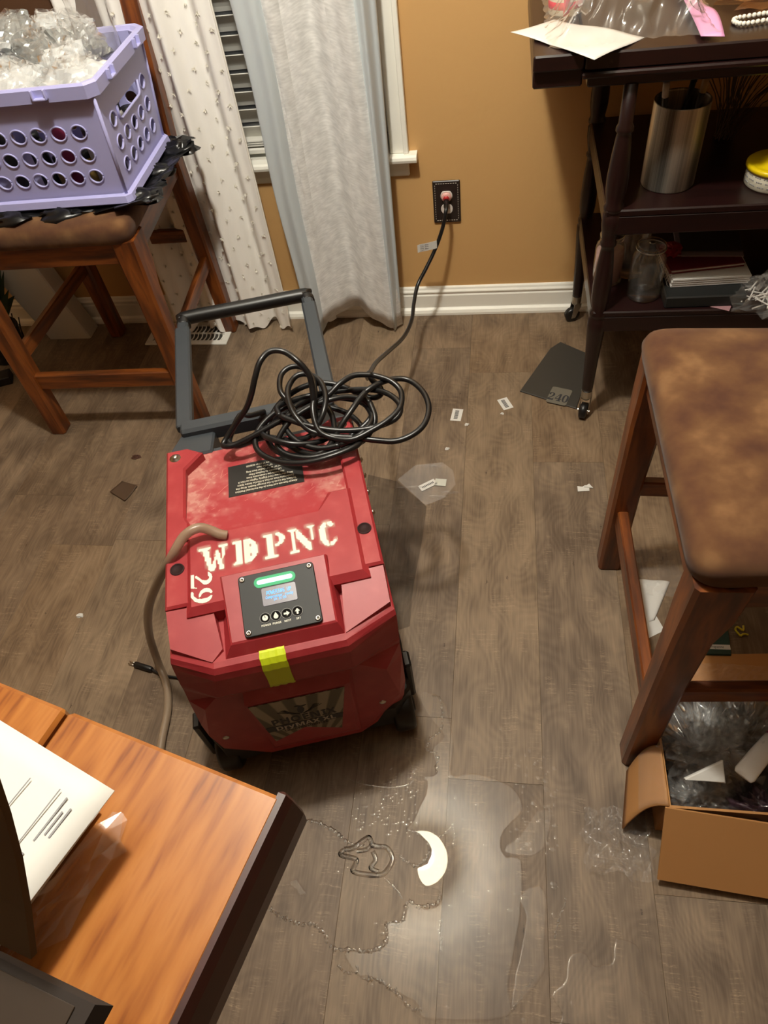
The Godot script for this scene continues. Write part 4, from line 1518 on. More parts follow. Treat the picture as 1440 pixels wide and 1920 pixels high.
func build_crate() -> void:
	var lav := mat("lavender_plastic", rgb8(176, 175, 224), 0.42)
	var c := Transform3D(Basis(V(0, 1, 0), deg_to_rad(2.0)), V(-1.033, 0.668, -1.665))
	# black bag spread over the seat, squeezed out round the crate
	var bag := thing("black_bag", "crumpled black plastic bag squashed between the stool seat and the lavender crate", "bag", V(-1.04, 0.655, -1.66))
	var nz := noise(81, 3.0, 3)
	var st := mk()
	var pf := func(u: float, v: float) -> Vector3:
		var x := lerpf(-0.29, 0.262, u)
		var z := lerpf(0.176, -0.20, v)
		var e := maxf(smoothstep(0.80, 1.0, absf(u * 2 - 1)), smoothstep(0.80, 1.0, absf(v * 2 - 1)))
		var n := nz.get_noise_2d(x * 2.2, z * 2.2)
		var n2 := nz.get_noise_2d(x * 7.0 + 9.0, z * 7.0)
		return V(x + 0.03 * n * e, 0.006 + e * (0.012 + 0.030 * n + 0.016 * n2), z + 0.03 * n2 * e)
	sheet(st, pf, 34, 30, 0.002)
	var bagm := mat("black_film", rgb8(18, 18, 19), 0.3)
	part("bag_film", st, bagm, bag)
	st = mk(true)
	for q in [[0.215, 0.018, 0.11, 0.055, 3], [0.20, 0.014, -0.02, 0.05, 4], [0.235, 0.02, -0.13, 0.05, 5], [0.03, 0.008, 0.160, 0.06, 6], [-0.10, 0.01, 0.166, 0.07, 7], [-0.22, 0.008, 0.160, 0.05, 8]]:
		crumple(st, V(q[0], q[1] - 0.014, q[2]), V(q[3], 0.020, q[3] * 0.55), q[4], 0.28, 16, 6, 0.0, 1.3)
	part("bag_folds", st, bagm, bag)
	# crate, x to the right, z to the front; walls lean outward
	var t := thing("storage_crate", "lavender plastic crate with round holes filled with packets on the left stool", "crate", c.origin, deg_to_rad(2.0))
	var H := 0.228
	var wb := Vector2(0.372, 0.304)
	var wt := Vector2(0.408, 0.336)
	var th := 0.0032
	st = mk()
	box(st, V(0, 0.010, 0), V(wb.x + 0.012, 0.018, wb.y + 0.012), 0.003)
	part("base", st, lav, t)
	for side in 4:
		var f := Basis(V(0, 1, 0), PI / 2 * side)
		var half_b := (wb.y if side % 2 == 0 else wb.x) / 2
		var half_t := (wt.y if side % 2 == 0 else wt.x) / 2
		var lb := (wb.x if side % 2 == 0 else wb.y) / 2
		var lt := (wt.x if side % 2 == 0 else wt.y) / 2
		var P := func(u: float, v: float, out: float) -> Vector3:
			var l := lerpf(lb, lt, v)
			return f * V(lerpf(-l, l, u), 0.014 + (H - 0.014) * v, lerpf(half_b, half_t, v) + out)
		st = mk()
		var cols := 7 if side % 2 == 0 else 5
		var rows := 3
		var u0 := 0.09
		var u1 := 0.91
		var v0 := 0.12
		var v1 := 0.80
		# margins
		for m in [[0.0, u0, 0.0, 1.0], [u1, 1.0, 0.0, 1.0], [u0, u1, 0.0, v0], [u0, u1, v1, 1.0]]:
			quad(st, P.call(m[0], m[2], 0.0), P.call(m[1], m[2], 0.0), P.call(m[1], m[3], 0.0), P.call(m[0], m[3], 0.0))
			quad(st, P.call(m[1], m[2], -th), P.call(m[0], m[2], -th), P.call(m[0], m[3], -th), P.call(m[1], m[3], -th))
		var du := (u1 - u0) / cols
		var dv := (v1 - v0) / rows
		var rim := mk(true)
		for j in rows:
			for i in cols:
				var cu := u0 + du * (i + 0.5)
				var cv := v0 + dv * (j + 0.5)
				var grip := side % 2 == 1 and j == 2 and i >= 1 and i <= 3
				var ru := 0.0150 / (lb * 2.0)
				var rv := 0.0150 / H
				var N := 24
				for k in N:
					var a0 := TAU * k / N
					var a1 := TAU * (k + 1) / N
					var e0 := Vector2(cos(a0), sin(a0))
					var e1 := Vector2(cos(a1), sin(a1))
					var s0 := e0 / maxf(absf(e0.x), absf(e0.y))
					var s1 := e1 / maxf(absf(e1.x), absf(e1.y))
					var q0 := Vector2(cu + s0.x * du / 2, cv + s0.y * dv / 2)
					var q1 := Vector2(cu + s1.x * du / 2, cv + s1.y * dv / 2)
					var h0 := Vector2(cu + e0.x * ru, cv + e0.y * rv)
					var h1 := Vector2(cu + e1.x * ru, cv + e1.y * rv)
					if grip:
						h0 = Vector2(q0.x, cv + clampf(s0.y, -1, 1) * dv * 0.30)
						h1 = Vector2(q1.x, cv + clampf(s1.y, -1, 1) * dv * 0.30)
						if absf(s0.x) > 0.999 and absf(s1.x) > 0.999 and (i != 1 or s0.x > 0) and (i != 3 or s0.x < 0): continue
						if i == 1: h0.x = maxf(h0.x, cu - du * 0.38); h1.x = maxf(h1.x, cu - du * 0.38)
						if i == 3: h0.x = minf(h0.x, cu + du * 0.38); h1.x = minf(h1.x, cu + du * 0.38)
					quad(st, P.call(q0.x, q0.y, 0.0), P.call(q1.x, q1.y, 0.0), P.call(h1.x, h1.y, 0.0), P.call(h0.x, h0.y, 0.0))
					quad(st, P.call(q1.x, q1.y, -th), P.call(q0.x, q0.y, -th), P.call(h0.x, h0.y, -th), P.call(h1.x, h1.y, -th))
					quad(st, P.call(h0.x, h0.y, 0.0), P.call(h1.x, h1.y, 0.0), P.call(h1.x, h1.y, -th), P.call(h0.x, h0.y, -th))
				if not grip:
					var path := PackedVector3Array()
					for k in 25:
						var a := TAU * k / 24.0
						path.append(P.call(cu + cos(a) * ru * 1.06, cv + sin(a) * rv * 1.06, 0.0004))
					tube(rim, path, 0.0020, 6)
		var wall := part("side_wall", st, lav, t)
		part("hole_rims", rim, lav, wall)
		if side % 2 == 1:
			st = mk(true)
			var gp := PackedVector3Array()
			for q in [[1.12, 0.80], [1.12, 0.30], [1.3, 0.20], [3.7, 0.20], [3.88, 0.30], [3.88, 0.80]]:
				gp.append(P.call(u0 + du * q[0], v0 + dv * (2.0 + q[1]), 0.002))
			tube(st, gp, 0.0030, 8)
			part("grip_rim", st, lav, wall)
	# corner posts, rim with ledge and lugs, foot flange
	for sx in [-1, 1]:
		for sz in [-1, 1]:
			st = mk(true)
			tube(st, PackedVector3Array([V(sx * wb.x / 2, 0.012, sz * wb.y / 2), V(sx * wt.x / 2, H, sz * wt.y / 2)]), 0.004, 8)
			part("corner_post", st, lav, t)
	st = mk()
	var sec := [[0.000, H - 0.002], [0.014, H + 0.001], [0.016, H + 0.026], [0.012, H + 0.030], [0.004, H + 0.029], [0.0, H + 0.022], [-0.004, H + 0.022], [-0.003, H - 0.004]]
	var rr := []
	for q in sec:
		var ring := PackedVector3Array()
		for p in rect(wt.x + q[0] * 2, wt.y + q[0] * 2, 0.020):
			ring.append(V(p.x, q[1], -p.y))
		rr.append(ring)
	rr.append(rr[0])
	loft(st, rr, false, false)
	part("rim", st, lav, t)
	st = mk()
	for q in [[0.10, 0.0], [-0.10, 0.0], [0.10, 2.0], [-0.10, 2.0], [0.09, 1.0], [-0.09, 1.0], [0.09, 3.0], [-0.09, 3.0]]:
		var f := Basis(V(0, 1, 0), PI / 2 * q[1])
		var d := (wt.y if int(q[1]) % 2 == 0 else wt.x) / 2 + 0.019
		for pc in [[-0.014, 0.012, 0.004, 0.020], [0.014, 0.012, 0.004, 0.020], [0.0, 0.004, 0.032, 0.004]]:
			box(st, f * V(q[0] + pc[0], H + 0.006 + pc[1], d), V(pc[2], pc[3], 0.010) if int(q[1]) % 2 == 0 else V(0.010, pc[3], pc[2]), 0.001)
	part("stacking_lug", st, lav, t)
	st = mk()
	rr = []
	for q in [[0.004, 0.022], [0.013, 0.019], [0.015, 0.004], [0.010, 0.0]]:
		var ring := PackedVector3Array()
		for p in rect(wb.x + q[0] * 2, wb.y + q[0] * 2, 0.012):
			ring.append(V(p.x, q[1], -p.y))
		rr.append(ring)
	rr.reverse()
	loft(st, rr, false, false)
	part("foot_flange", st, lav, t)
	# what fills it: clear-film packets of white goods, a clear bag, bottles glimpsed through the holes
	var at := func(x: float, y: float, z: float) -> Vector3:
		return c * V(x, y, z)
	var r := RandomNumberGenerator.new()
	r.seed = 606
	var white := mat("packet_white", rgb8(188, 190, 190), 0.35)
	var grey := mat("packet_silver", rgb8(150, 152, 150), 0.2, 0.4)
	var spots := [[0.09, 0.245, 0.02, 0.3, "broad white packet in front near the crate rim"], [0.03, 0.262, -0.04, -0.5, "pale square packet in the middle of the heap"], [-0.05, 0.255, 0.03, 0.8, "glossy white packet left of the heap's middle"], [0.0, 0.24, 0.085, 0.1, "crinkled cream packet along the front rim"], [0.10, 0.258, -0.075, 1.1, "white packet leaning at the rear right"], [-0.10, 0.265, -0.03, -0.9, "silver-edged packet near the left side"], [0.13, 0.236, 0.075, -0.2, "small white packet in the front right corner"], [-0.07, 0.285, -0.10, 0.4, "tall white packet at the back of the heap"], [0.05, 0.275, -0.11, 0.0, "pale packet standing at the back edge"]]
	for k in spots.size():
		var q: Array = spots[k]
		var pk := thing("white_packet", "%s in the lavender crate" % q[4], "packet", at.call(q[0], q[1], q[2]), 0.0, "white packets heaped in the crate")
		pk.basis = Basis(V(0, 1, 0), q[3]) * Basis(V(1, 0, 0), r.randf_range(0.15, 0.75)) * Basis(V(0, 0, 1), r.randf_range(-0.35, 0.35))
		var n := noise(300 + k, 0.55, 3)
		var w := r.randf_range(0.10, 0.14)
		var d := r.randf_range(0.085, 0.11)
		st = mk()
		var g := func(u: float, v: float) -> Vector3:
			var e := minf(minf(u, 1 - u), minf(v, 1 - v))
			return V((u - 0.5) * w, 0.012 * smoothstep(0.0, 0.22, e) + 0.020 * n.get_noise_2d(u * 2.6, v * 2.6) + 0.005 * n.get_noise_2d(u * 9, v * 9), (0.5 - v) * d)
		sheet(st, g, 16, 14, 0.010)
		part("packet_body", st, white if k % 3 != 1 else grey, pk)
		st = mk(true)
		crumple(st, V(0, -0.004, 0), V(w * 0.56, 0.030, d * 0.58), 500 + k, 0.24, 26, 9, 0.0, 2.2)
		part("packet_film", st, M.film, pk)
	var big := thing("clear_bag", "tall clear plastic bag rising from the rear right corner of the lavender crate", "bag", at.call(0.155, 0.20, -0.06))
	st = mk(true)
	var bn := noise(91, 0.8, 3)
	var bf := func(u: float, v: float) -> Vector3:
		var a := u * TAU
		var k := 1.0 + 0.35 * bn.get_noise_2d(u * 6.0, v * 1.4)
		return V(-sin(a) * lerpf(0.034, 0.055, v) * k, v * 0.22, -cos(a) * lerpf(0.055, 0.035, v) * k) + V(-0.01 * v, 0, -0.02 * v)
	sheet(st, bf, 30, 10)
	part("bag_film", st, M.film_milky, big)
	var sheer := thing("pink_film", "dusty pink plastic film folded over the front left of the crate rim", "plastic film", at.call(-0.13, 0.246, 0.10))
	st = mk()
	var sf := func(u: float, v: float) -> Vector3:
		return V(lerpf(-0.09, 0.10, u), 0.022 * (1 - u) * (0.4 + v) + 0.008 * bn.get_noise_2d(u * 9, v * 9) + 0.006, lerpf(0.058, -0.04, v))
	sheet(st, sf, 16, 8, 0.001)
	part("film", st, mat("pink_film", rgb8(176, 150, 146), 0.35), sheer)
	var inside := [[0.145, 0.10, 0.115, rgb8(170, 166, 158), "grey jar"], [0.075, 0.13, 0.118, rgb8(128, 40, 70), "magenta jar"], [0.010, 0.10, 0.118, rgb8(34, 36, 36), "black jar"], [-0.06, 0.12, 0.118, rgb8(60, 62, 60), "dark grey jar"], [0.155, 0.055, 0.06, rgb8(44, 38, 52), "dark violet jar"], [0.150, 0.09, -0.03, rgb8(190, 186, 180), "white jar"], [0.150, 0.06, -0.10, rgb8(60, 58, 66), "slate jar"], [0.11, 0.05, 0.112, rgb8(150, 122, 62), "tan jar"], [0.05, 0.045, 0.114, rgb8(140, 116, 70), "ochre jar"]]
	for q in inside:
		var j := thing("jar", "small %s glimpsed through the crate's round holes" % q[4], "jar", at.call(q[0] - 0.012, 0.019, q[2] - 0.008), 0.0, "jars inside the lavender crate")
		var h: float = q[1] + 0.03
		st = mk(true)
		lathe(st, P2([0.0, 0.0, 0.017, 0.0, 0.019, 0.004, 0.019, h - 0.02, 0.015, h - 0.012, 0.0, h - 0.012]), 18)
		part("jar_body", st, mat("jar_%s" % String(q[4]).replace(" ", "_"), q[3], 0.3), j)
		st = mk(true)
		lathe(st, P2([0.0, h - 0.012, 0.016, h - 0.012, 0.016, h, 0.0, h]), 18)
		part("lid", st, M.black_plastic, j)


const TX0 := 0.245
const TX1 := 0.945
const TZ0 := -1.960
const TZ1 := -1.520


func build_trolley() -> void:
	var t := thing("serving_trolley", "dark espresso-brown rolling serving trolley with turned posts against the back wall", "trolley", V(0.60, 0, -1.74))
	var o := t.position
	var ex: Material = M.espresso_x
	var ey: Material = M.espresso_y
	var st := mk()
	box(st, V(0.6025, 0.890, -1.752) - o, V(0.895, 0.030, 0.505), 0.003)
	part("top_board", st, ex, t)
	st = mk()
	box(st, V(0.6025, 0.869, -1.752) - o, V(0.905, 0.011, 0.520), 0.003)
	part("top_moulding", st, ex, t)
	st = mk()
	box(st, V(0.6025, 0.854, -1.752) - o, V(0.880, 0.024, 0.480), 0.003)
	part("top_apron", st, ex, t)
	st = mk()
	box(st, V(0.107, 0.891, -1.752) - o, V(0.094, 0.028, 0.500), 0.003)
	box(st, V(0.107, 0.861, -1.756) - o, V(0.092, 0.032, 0.486), 0.003)
	part("drop_leaf", st, ex, t)
	for lv in [[0.600, 0.585], [0.345, 0.325]]:
		st = mk()
		box(st, V(0.595, lv[0] - 0.008, -1.74) - o, V(0.735, 0.016, 0.475), 0.003)
		var sh := part("shelf", st, ex, t)
		st = mk()
		box(st, V(0.595, lv[0] - 0.036, -1.512) - o, V(0.700, 0.044, 0.018), 0.003)
		box(st, V(0.595, lv[0] - 0.036, -1.968) - o, V(0.700, 0.044, 0.018), 0.003)
		box(st, V(0.237, lv[0] - 0.030, -1.74) - o, V(0.018, 0.034, 0.44), 0.003)
		box(st, V(0.953, lv[0] - 0.030, -1.74) - o, V(0.018, 0.034, 0.44), 0.003)
		part("shelf_rail", st, ex, sh)
	var prof := P2([0.0, 0.085, 0.0135, 0.085, 0.0145, 0.10, 0.0175, 0.20, 0.0215, 0.275, 0.0225, 0.290, 0.0225, 0.318, 0.0180, 0.322, 0.0215, 0.330, 0.0215, 0.338, 0.0175, 0.346, 0.0215, 0.375, 0.0220, 0.410, 0.0190, 0.460, 0.0150, 0.500, 0.0140, 0.508, 0.0180, 0.513, 0.0180, 0.519, 0.0150, 0.524, 0.0185, 0.545, 0.0210, 0.562, 0.0210, 0.586, 0.0170, 0.590, 0.0215, 0.596, 0.0215, 0.603, 0.0175, 0.610, 0.0220, 0.640, 0.0225, 0.665, 0.0190, 0.710, 0.0150, 0.745, 0.0138, 0.752, 0.0175, 0.757, 0.0175, 0.763, 0.0140, 0.770, 0.0135, 0.845, 0.0, 0.845])
	for x in [TX0, TX1]:
		for z in [TZ0, TZ1]:
			st = mk(true)
			lathe(st, prof, 20, Transform3D(Basis(), V(x, 0, z) - o))
			part("turned_post", st, ey, t)
			var turn: float = {TZ0: 0.3, TZ1: 1.25}[z]
			var b := Transform3D(Basis(V(0, 1, 0), turn), V(x, 0, z) - o)
			st = mk(true)
			lathe(st, P2([0.0, -0.010, 0.017, -0.010, 0.0225, -0.008, 0.0225, 0.008, 0.017, 0.010, 0.0, 0.010]), 24, b * Transform3D(Basis(V(1, 0, 0), PI / 2), V(-0.010, 0.0225, 0)))
			var wh := part("caster_wheel", st, M.black_rubber, t)
			st = mk()
			for s in [-1, 1]:
				extrude(st, P2([-0.016, 0.016, -0.004, 0.016, 0.012, 0.056, 0.012, 0.066, -0.010, 0.066]), 0.0016, 0.0003, b * Transform3D(Basis(), V(0, 0, s * 0.0130 - 0.0008)))
			lathe(st, P2([0.0, 0.060, 0.012, 0.060, 0.0145, 0.066, 0.0145, 0.088, 0.0, 0.088]), 14, b)
			lathe(st, P2([0.0, -0.016, 0.004, -0.016, 0.004, 0.016, 0.0, 0.016]), 10, b * Transform3D(Basis(V(1, 0, 0), PI / 2), V(-0.010, 0.0225, 0)))
			part("caster_fork", st, M.steel, wh)


func build_trolley_goods() -> void:
	# utensil crock
	var bs := mat("brushed_steel_reflections", Color.WHITE, 0.5, 0.85)
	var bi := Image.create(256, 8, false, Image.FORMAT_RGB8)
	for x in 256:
		var v := 0.66 + 0.16 * sin(x * TAU / 64.0 + 0.8) + 0.10 * sin(x * TAU / 25.6) + rng.randf_range(-0.06, 0.06)  # light and dark reflection bands painted into the steel colour, plus brushing grain
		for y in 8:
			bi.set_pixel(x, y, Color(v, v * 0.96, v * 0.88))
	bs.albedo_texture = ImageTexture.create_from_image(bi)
	var t := thing("utensil_crock", "brushed stainless steel utensil crock on the trolley's middle shelf", "canister", V(0.367, 0.6002, -1.617))
	var st := mk(true)
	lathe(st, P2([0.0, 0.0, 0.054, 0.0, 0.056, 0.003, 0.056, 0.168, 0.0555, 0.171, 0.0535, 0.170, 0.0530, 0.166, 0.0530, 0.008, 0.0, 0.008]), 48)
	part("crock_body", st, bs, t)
	for q in [[-0.022, 0.01, -0.05, 0.05, "pale-tipped kitchen utensil standing at the left of the steel crock", rgb8(176, 168, 160)], [0.018, 0.012, 0.03, 0.02, "wooden-tipped kitchen utensil standing at the right of the steel crock", rgb8(150, 124, 84)], [-0.002, -0.02, 0.06, -0.04, "black kitchen utensil standing at the back of the steel crock", rgb8(26, 24, 24)]]:
		var u := thing("kitchen_utensil", q[4], "utensil", V(0.367 + q[0], 0.610, -1.617 + q[1]), 0.0, "utensils in the steel crock")
		st = mk(true)
		tube(st, PackedVector3Array([V(0, 0, 0), V(q[2] * 0.2, 0.10, q[3] * 0.2), V(q[2] * 0.40, 0.182, q[3] * 0.4)]), 0.006, 10)
		part("handle", st, M.black_plastic, u)
		st = mk(true)
		tube(st, PackedVector3Array([V(q[2] * 0.40, 0.178, q[3] * 0.4), V(q[2] * 0.46, 0.206, q[3] * 0.46)]), 0.0066, 10)
		part("handle_tip", st, mat("tip_%d" % int(q[0] * 1000 + 500), q[5], 0.5), u)
	# flat tin with yellow lid
	t = thing("food_tin", "flat round tin with a yellow domed lid and printed band on the trolley's middle shelf", "tin", V(0.578, 0.6002, -1.592))
	st = mk(true)
	lathe(st, P2([0.0, 0.0, 0.054, 0.0, 0.0565, 0.003, 0.0565, 0.036, 0.0, 0.036]), 40)
	var tb := part("tin_body", st, mat("tin_band", rgb8(196, 190, 172), 0.4), t)
	st = mk()
	for k in 34:
		var a := PI * 0.55 + k * 0.088
		for r in 3:
			if (k * 3 + r * 5) % 4 == 0: continue
			var b := Basis(V(0, 1, 0), -a)
			box(st, b * V(0.0567, 0.011 + r * 0.009, 0), V(0.0010, 0.0022, 0.0034), 0.0002, b)
	part("print", st, M.grey_ink, tb)
	st = mk(true)
	lathe(st, P2([0.0575, 0.034, 0.0605, 0.036, 0.0605, 0.042, 0.0570, 0.045, 0.050, 0.0435, 0.034, 0.044, 0.026, 0.052, 0.019, 0.066, 0.010, 0.072, 0.0, 0.073]), 40)
	part("lid", st, mat("yellow_lid", rgb8(226, 196, 14), 0.32), t)
	# dark dried stems behind
	t = thing("stem_bundle", "dark bundle of thin dried stems leaning behind the steel crock", "dried stems", V(0.52, 0.6002, -1.82))
	st = mk()
	var r2 := RandomNumberGenerator.new()
	r2.seed = 5
	for k in 46:
		var tip := V(r2.randf_range(-0.10, 0.12), r2.randf_range(0.14, 0.21), r2.randf_range(0.0, 0.14))
		tube(st, PackedVector3Array([V(r2.randf_range(-0.02, 0.02), 0.0, r2.randf_range(-0.02, 0.02)), tip * 0.5 + V(0, 0.02, 0), tip]), 0.0011, 4)
	part("stems", st, mat("stem_brown", rgb8(84, 66, 44), 0.8), t)
	# glass jars on the low shelf
	var glass := clear_film("jar_glass", 0.025, 0.05, Color(0.86, 0.9, 0.88))
	for q in [[0.352, -1.572, 0.040, 0.135, "clear glass jar with a steel clamp lid at the front of the low trolley shelf", true, 0], [0.330, -1.675, 0.040, 0.150, "tall clear glass jar standing behind the clamp-lidded jar", false, 0], [0.272, -1.640, 0.036, 0.125, "glass jar with pinkish contents half hidden by the front trolley post", false, 1]]:
		var j := thing("glass_jar", q[4], "jar", V(q[0], 0.3452, q[1]), 0.0, "glass jars on the low trolley shelf")
		var r: float = q[2]
		var h: float = q[3]
		st = mk(true)
		lathe(st, P2([0.0, 0.0, r * 0.9, 0.0, r, 0.005, r, h * 0.70, r * 0.92, h * 0.80, r * 0.74, h * 0.87, r * 0.72, h * 0.90, r * 0.80, h * 0.91, r * 0.80, h * 0.94, r * 0.72, h * 0.95, r * 0.70, h * 0.95, r * 0.70, h * 0.88, r * 0.90, h * 0.78, r * 0.95, h * 0.70, r * 0.95, 0.008, 0.0, 0.008]), 32)
		part("jar_glass", st, glass, j)
		st = mk(true)
		lathe(st, P2([0.0, h * 0.955, r * 0.62, h * 0.955, r * 0.80, h * 0.965, r * 0.82, h * 0.99, r * 0.70, h * 1.01, r * 0.3, h * 1.015, 0.0, h * 1.012]), 28)
		part("lid", st, glass if q[5] else M.steel, j)
		if q[5]:
			st = mk(true)
			lathe(st, P2([0.0, h * 1.016, 0.007, h * 1.016, 0.007, h * 1.022, 0.0, h * 1.024]), 14)
			tube(st, PackedVector3Array(Array(circle(r * 0.83, 24)).map(func(p): return V(p.x, h * 0.93, p.y)) + [V(r * 0.83, h * 0.93, 0)]), 0.0016, 6)
			part("wire_clamp", st, M.steel, j)
		if q[6] == 1:
			st = mk(true)
			lathe(st, P2([0.0, 0.009, r * 0.93, 0.009, r * 0.93, h * 0.66, 0.0, h * 0.68]), 24)
			part("contents", st, mat("jar_contents", rgb8(176, 140, 132), 0.7), j)
	# stacked books and folders
	t = thing("black_binder", "flat black binder under the notebooks on the low trolley shelf", "binder", V(0.482, 0.3455, -1.612), deg_to_rad(1.0))
	st = mk()
	box(st, V(0, 0.015, 0), V(0.180, 0.030, 0.200), 0.003)
	part("binder_body", st, mat("binder_black", rgb8(26, 28, 28), 0.38), t)
	t = thing("spiral_notebook", "thick spiral-bound white notebook pages lying on the black binder", "notebook", V(0.492, 0.3758, -1.630), deg_to_rad(3.0))
	st = mk()
	for k in 4:
		box(st, V(0.002 * (k % 2), 0.003 + 0.0058 * k, 0.001 * k), V(0.176, 0.005, 0.150), 0.0006)
	part("pages", st, M.paper, t)
	st = mk(true)
	for k in 14:
		var cp := PackedVector3Array()
		for a in 13:
			var an := TAU * a / 12.0
			cp.append(V(-0.087 + 0.010 * cos(an), 0.012 + 0.014 * sin(an), -0.068 + 0.0105 * k))
		tube(st, cp, 0.0009, 5)
	part("spiral", st, M.steel, t)
	t = thing("burgundy_booklet", "burgundy booklet with pale page edge lying on the spiral notebook", "booklet", V(0.482, 0.4000, -1.640), deg_to_rad(8.0))
	st = mk()
	box(st, V(0, 0.0012, 0), V(0.172, 0.0024, 0.120), 0.0006)
	box(st, V(0, 0.0092, 0), V(0.172, 0.0024, 0.120), 0.0006)
	box(st, V(-0.085, 0.0052, 0), V(0.003, 0.0104, 0.120), 0.0008)
	part("cover", st, mat("burgundy", rgb8(104, 24, 38), 0.5), t)
	st = mk()
	box(st, V(0.002, 0.0052, 0), V(0.168, 0.0054, 0.116), 0.0008)
	part("pages", st, M.paper, t)
	t = thing("folded_papers", "dark grey and lilac papers on top of the burgundy booklet", "papers", V(0.505, 0.4110, -1.675), deg_to_rad(-4.0))
	st = mk()
	box(st, V(0, 0.0015, 0), V(0.150, 0.003, 0.110), 0.0006)
	part("sheet", st, mat("lilac_paper", rgb8(150, 138, 150), 0.7), t)
	st = mk()
	box(st, V(0.006, 0.0046, -0.012), V(0.140, 0.003, 0.100), 0.0006)
	part("sheet", st, mat("dark_paper", rgb8(66, 56, 54), 0.7), t)
	t = thing("red_pouch", "small crimson pouch at the left end of the booklets", "pouch", V(0.418, 0.4125, -1.652))
	st = mk()
	crumple(st, V(0, 0, 0), V(0.026, 0.012, 0.030), 61, 0.2, 20, 6)
	part("pouch", st, mat("crimson", rgb8(150, 20, 46), 0.5), t)
	# clear bag of pale sticks at the front of the low shelf, pink card beside it
	t = thing("clear_stick_bag", "clear crinkled bag full of pale sticks at the front of the low trolley shelf", "bag", V(0.612, 0.3455, -1.520))
	st = mk()
	crumple(st, V(0, 0, 0), V(0.066, 0.060, 0.050), 71, 0.3, 26, 8)
	part("bag_film", st, M.film_milky, t)
	st = mk()
	for k in 26:
		var a := V(r2.randf_range(-0.045, 0.045), r2.randf_range(0.006, 0.032), r2.randf_range(-0.032, 0.034))
		var d := V(r2.randfn(0, 1), r2.randfn(0, 0.3), r2.randfn(0, 1)).normalized() * 0.018
		tube(st, PackedVector3Array([a - d, a + d]), 0.0018, 5)
	part("sticks", st, mat("stick_pale", rgb8(214, 210, 204), 0.4), t).set_meta("kind", "stuff")
	t = thing("pink_card", "dusky pink card lying beside the clear bag on the low trolley shelf", "card", V(0.515, 0.3455, -1.525), deg_to_rad(-30.0))
	st = mk()
	extrude(st, P2([-0.035, -0.02, 0.035, -0.016, 0.030, 0.024, -0.02, 0.026]), 0.0012, 0.0002, up_xf(0.0))
	part("card", st, mat("pink_card", rgb8(150, 112, 116), 0.7), t)
	t = thing("peach_card", "peach-coloured card leaning upright at the right of the notebooks", "card", V(0.690, 0.3455, -1.655), deg_to_rad(20.0))
	st = mk()
	box(st, V(0, 0.055, 0), V(0.070, 0.110, 0.002), 0.0004, Basis(V(1, 0, 0), -0.25))
	part("card", st, mat("peach_card", rgb8(222, 178, 150), 0.7), t)
	# --- things on the trolley top
	var y := 0.9055
	t = thing("white_paper", "white paper sheet with torn corners hanging over the trolley's left corner", "paper", V(0.13, y, -1.56))
	st = mk(true)
	var pf := func(u: float, v: float) -> Vector3:
		# corners: left tip, front tip, right, back
		var a := V(0.018, 0, -1.618).lerp(V(0.163, 0, -1.440), u)
		var b := V(0.105, 0, -1.690).lerp(V(0.262, 0, -1.555), u)
		var p := a.lerp(b, v)
		p.z += 0.022 * sin(u * PI) * (-1.0) * (1.0 - v)
		p.y = 0.0012 + 0.006 * pow(1.0 - v, 2.0) * (absf(u - 0.5) * 2.0) + 0.004 * sin(u * 8.0) * sin(v * 5.0) * 0.5 + 0.001
		return p - V(0.13, 0, -1.56)
	sheet(st, pf, 20, 14, 0.0006)
	part("paper_sheet", st, M.paper, t)
	t = thing("striped_can", "white round can with red bands at the back left of the trolley top", "can", V(0.128, y, -1.735))
	st = mk(true)
	lathe(st, P2([0.0, 0.0, 0.032, 0.0, 0.034, 0.003, 0.034, 0.118, 0.031, 0.122, 0.0, 0.122]), 32)
	var cb := part("can_body", st, mat("can_cream", rgb8(228, 218, 194), 0.4), t)
	st = mk(true)
	for h in [0.012, 0.062]:
		lathe(st, P2([0.0341, h, 0.0346, h + 0.001, 0.0346, h + 0.012, 0.0341, h + 0.013]), 32, Transform3D(), false)
	box(st, V(0, 0.040, 0.0340), V(0.012, 0.076, 0.002), 0.0004)
	part("red_band", st, mat("can_red", rgb8(206, 84, 92), 0.45), cb)
	t = thing("zip_bag", "large clear zip bag spilling over the trolley top with a pink seal strip", "bag", V(0.235, y, -1.63))
	st = mk(true)
	var bn := noise(77, 2.2, 3)
	var bf := func(u: float, v: float) -> Vector3:
		var x := lerpf(-0.150, 0.150, u)
		var z := lerpf(0.135 - 0.02 * u, -0.20, v) + 0.015 * bn.get_noise_2d(u * 3, v * 3 + 4)
		var e := smoothstep(0.0, 0.3, minf(minf(u, 1 - u), minf(v, 1 - v) * 1.4))
		return V(x + 0.01 * bn.get_noise_2d(v * 4, u * 2), 0.007 + e * (0.055 + 0.09 * absf(bn.get_noise_2d(u * 1.6, v * 1.6))) + 0.018 * bn.get_noise_2d(u * 4.0, v * 4.0) * (0.25 + e) + 0.006, z)
	sheet(st, bf, 54, 46)
	part("bag_film", st, M.film_milky, t)
	st = mk(true)
	var zf := func(u: float, v: float) -> Vector3:
		return V(lerpf(0.118, 0.156, u) - 0.004 * v, 0.004 + 0.010 * v + 0.012 * sin(v * 7.0) * sin(u * 2.0) + 0.004, lerpf(0.115 + 0.012 * u, -0.20, v))
	sheet(st, zf, 6, 24, 0.0012)
	part("seal_strip", st, mat("pink_strip", rgb8(222, 158, 204), 0.45), t).set_meta("label", "pink seal strip")
	t = thing("torn_paper", "torn white paper slip inside the clear zip bag", "paper", V(0.245, y + 0.075, -1.672), deg_to_rad(-8.0))
	st = mk()
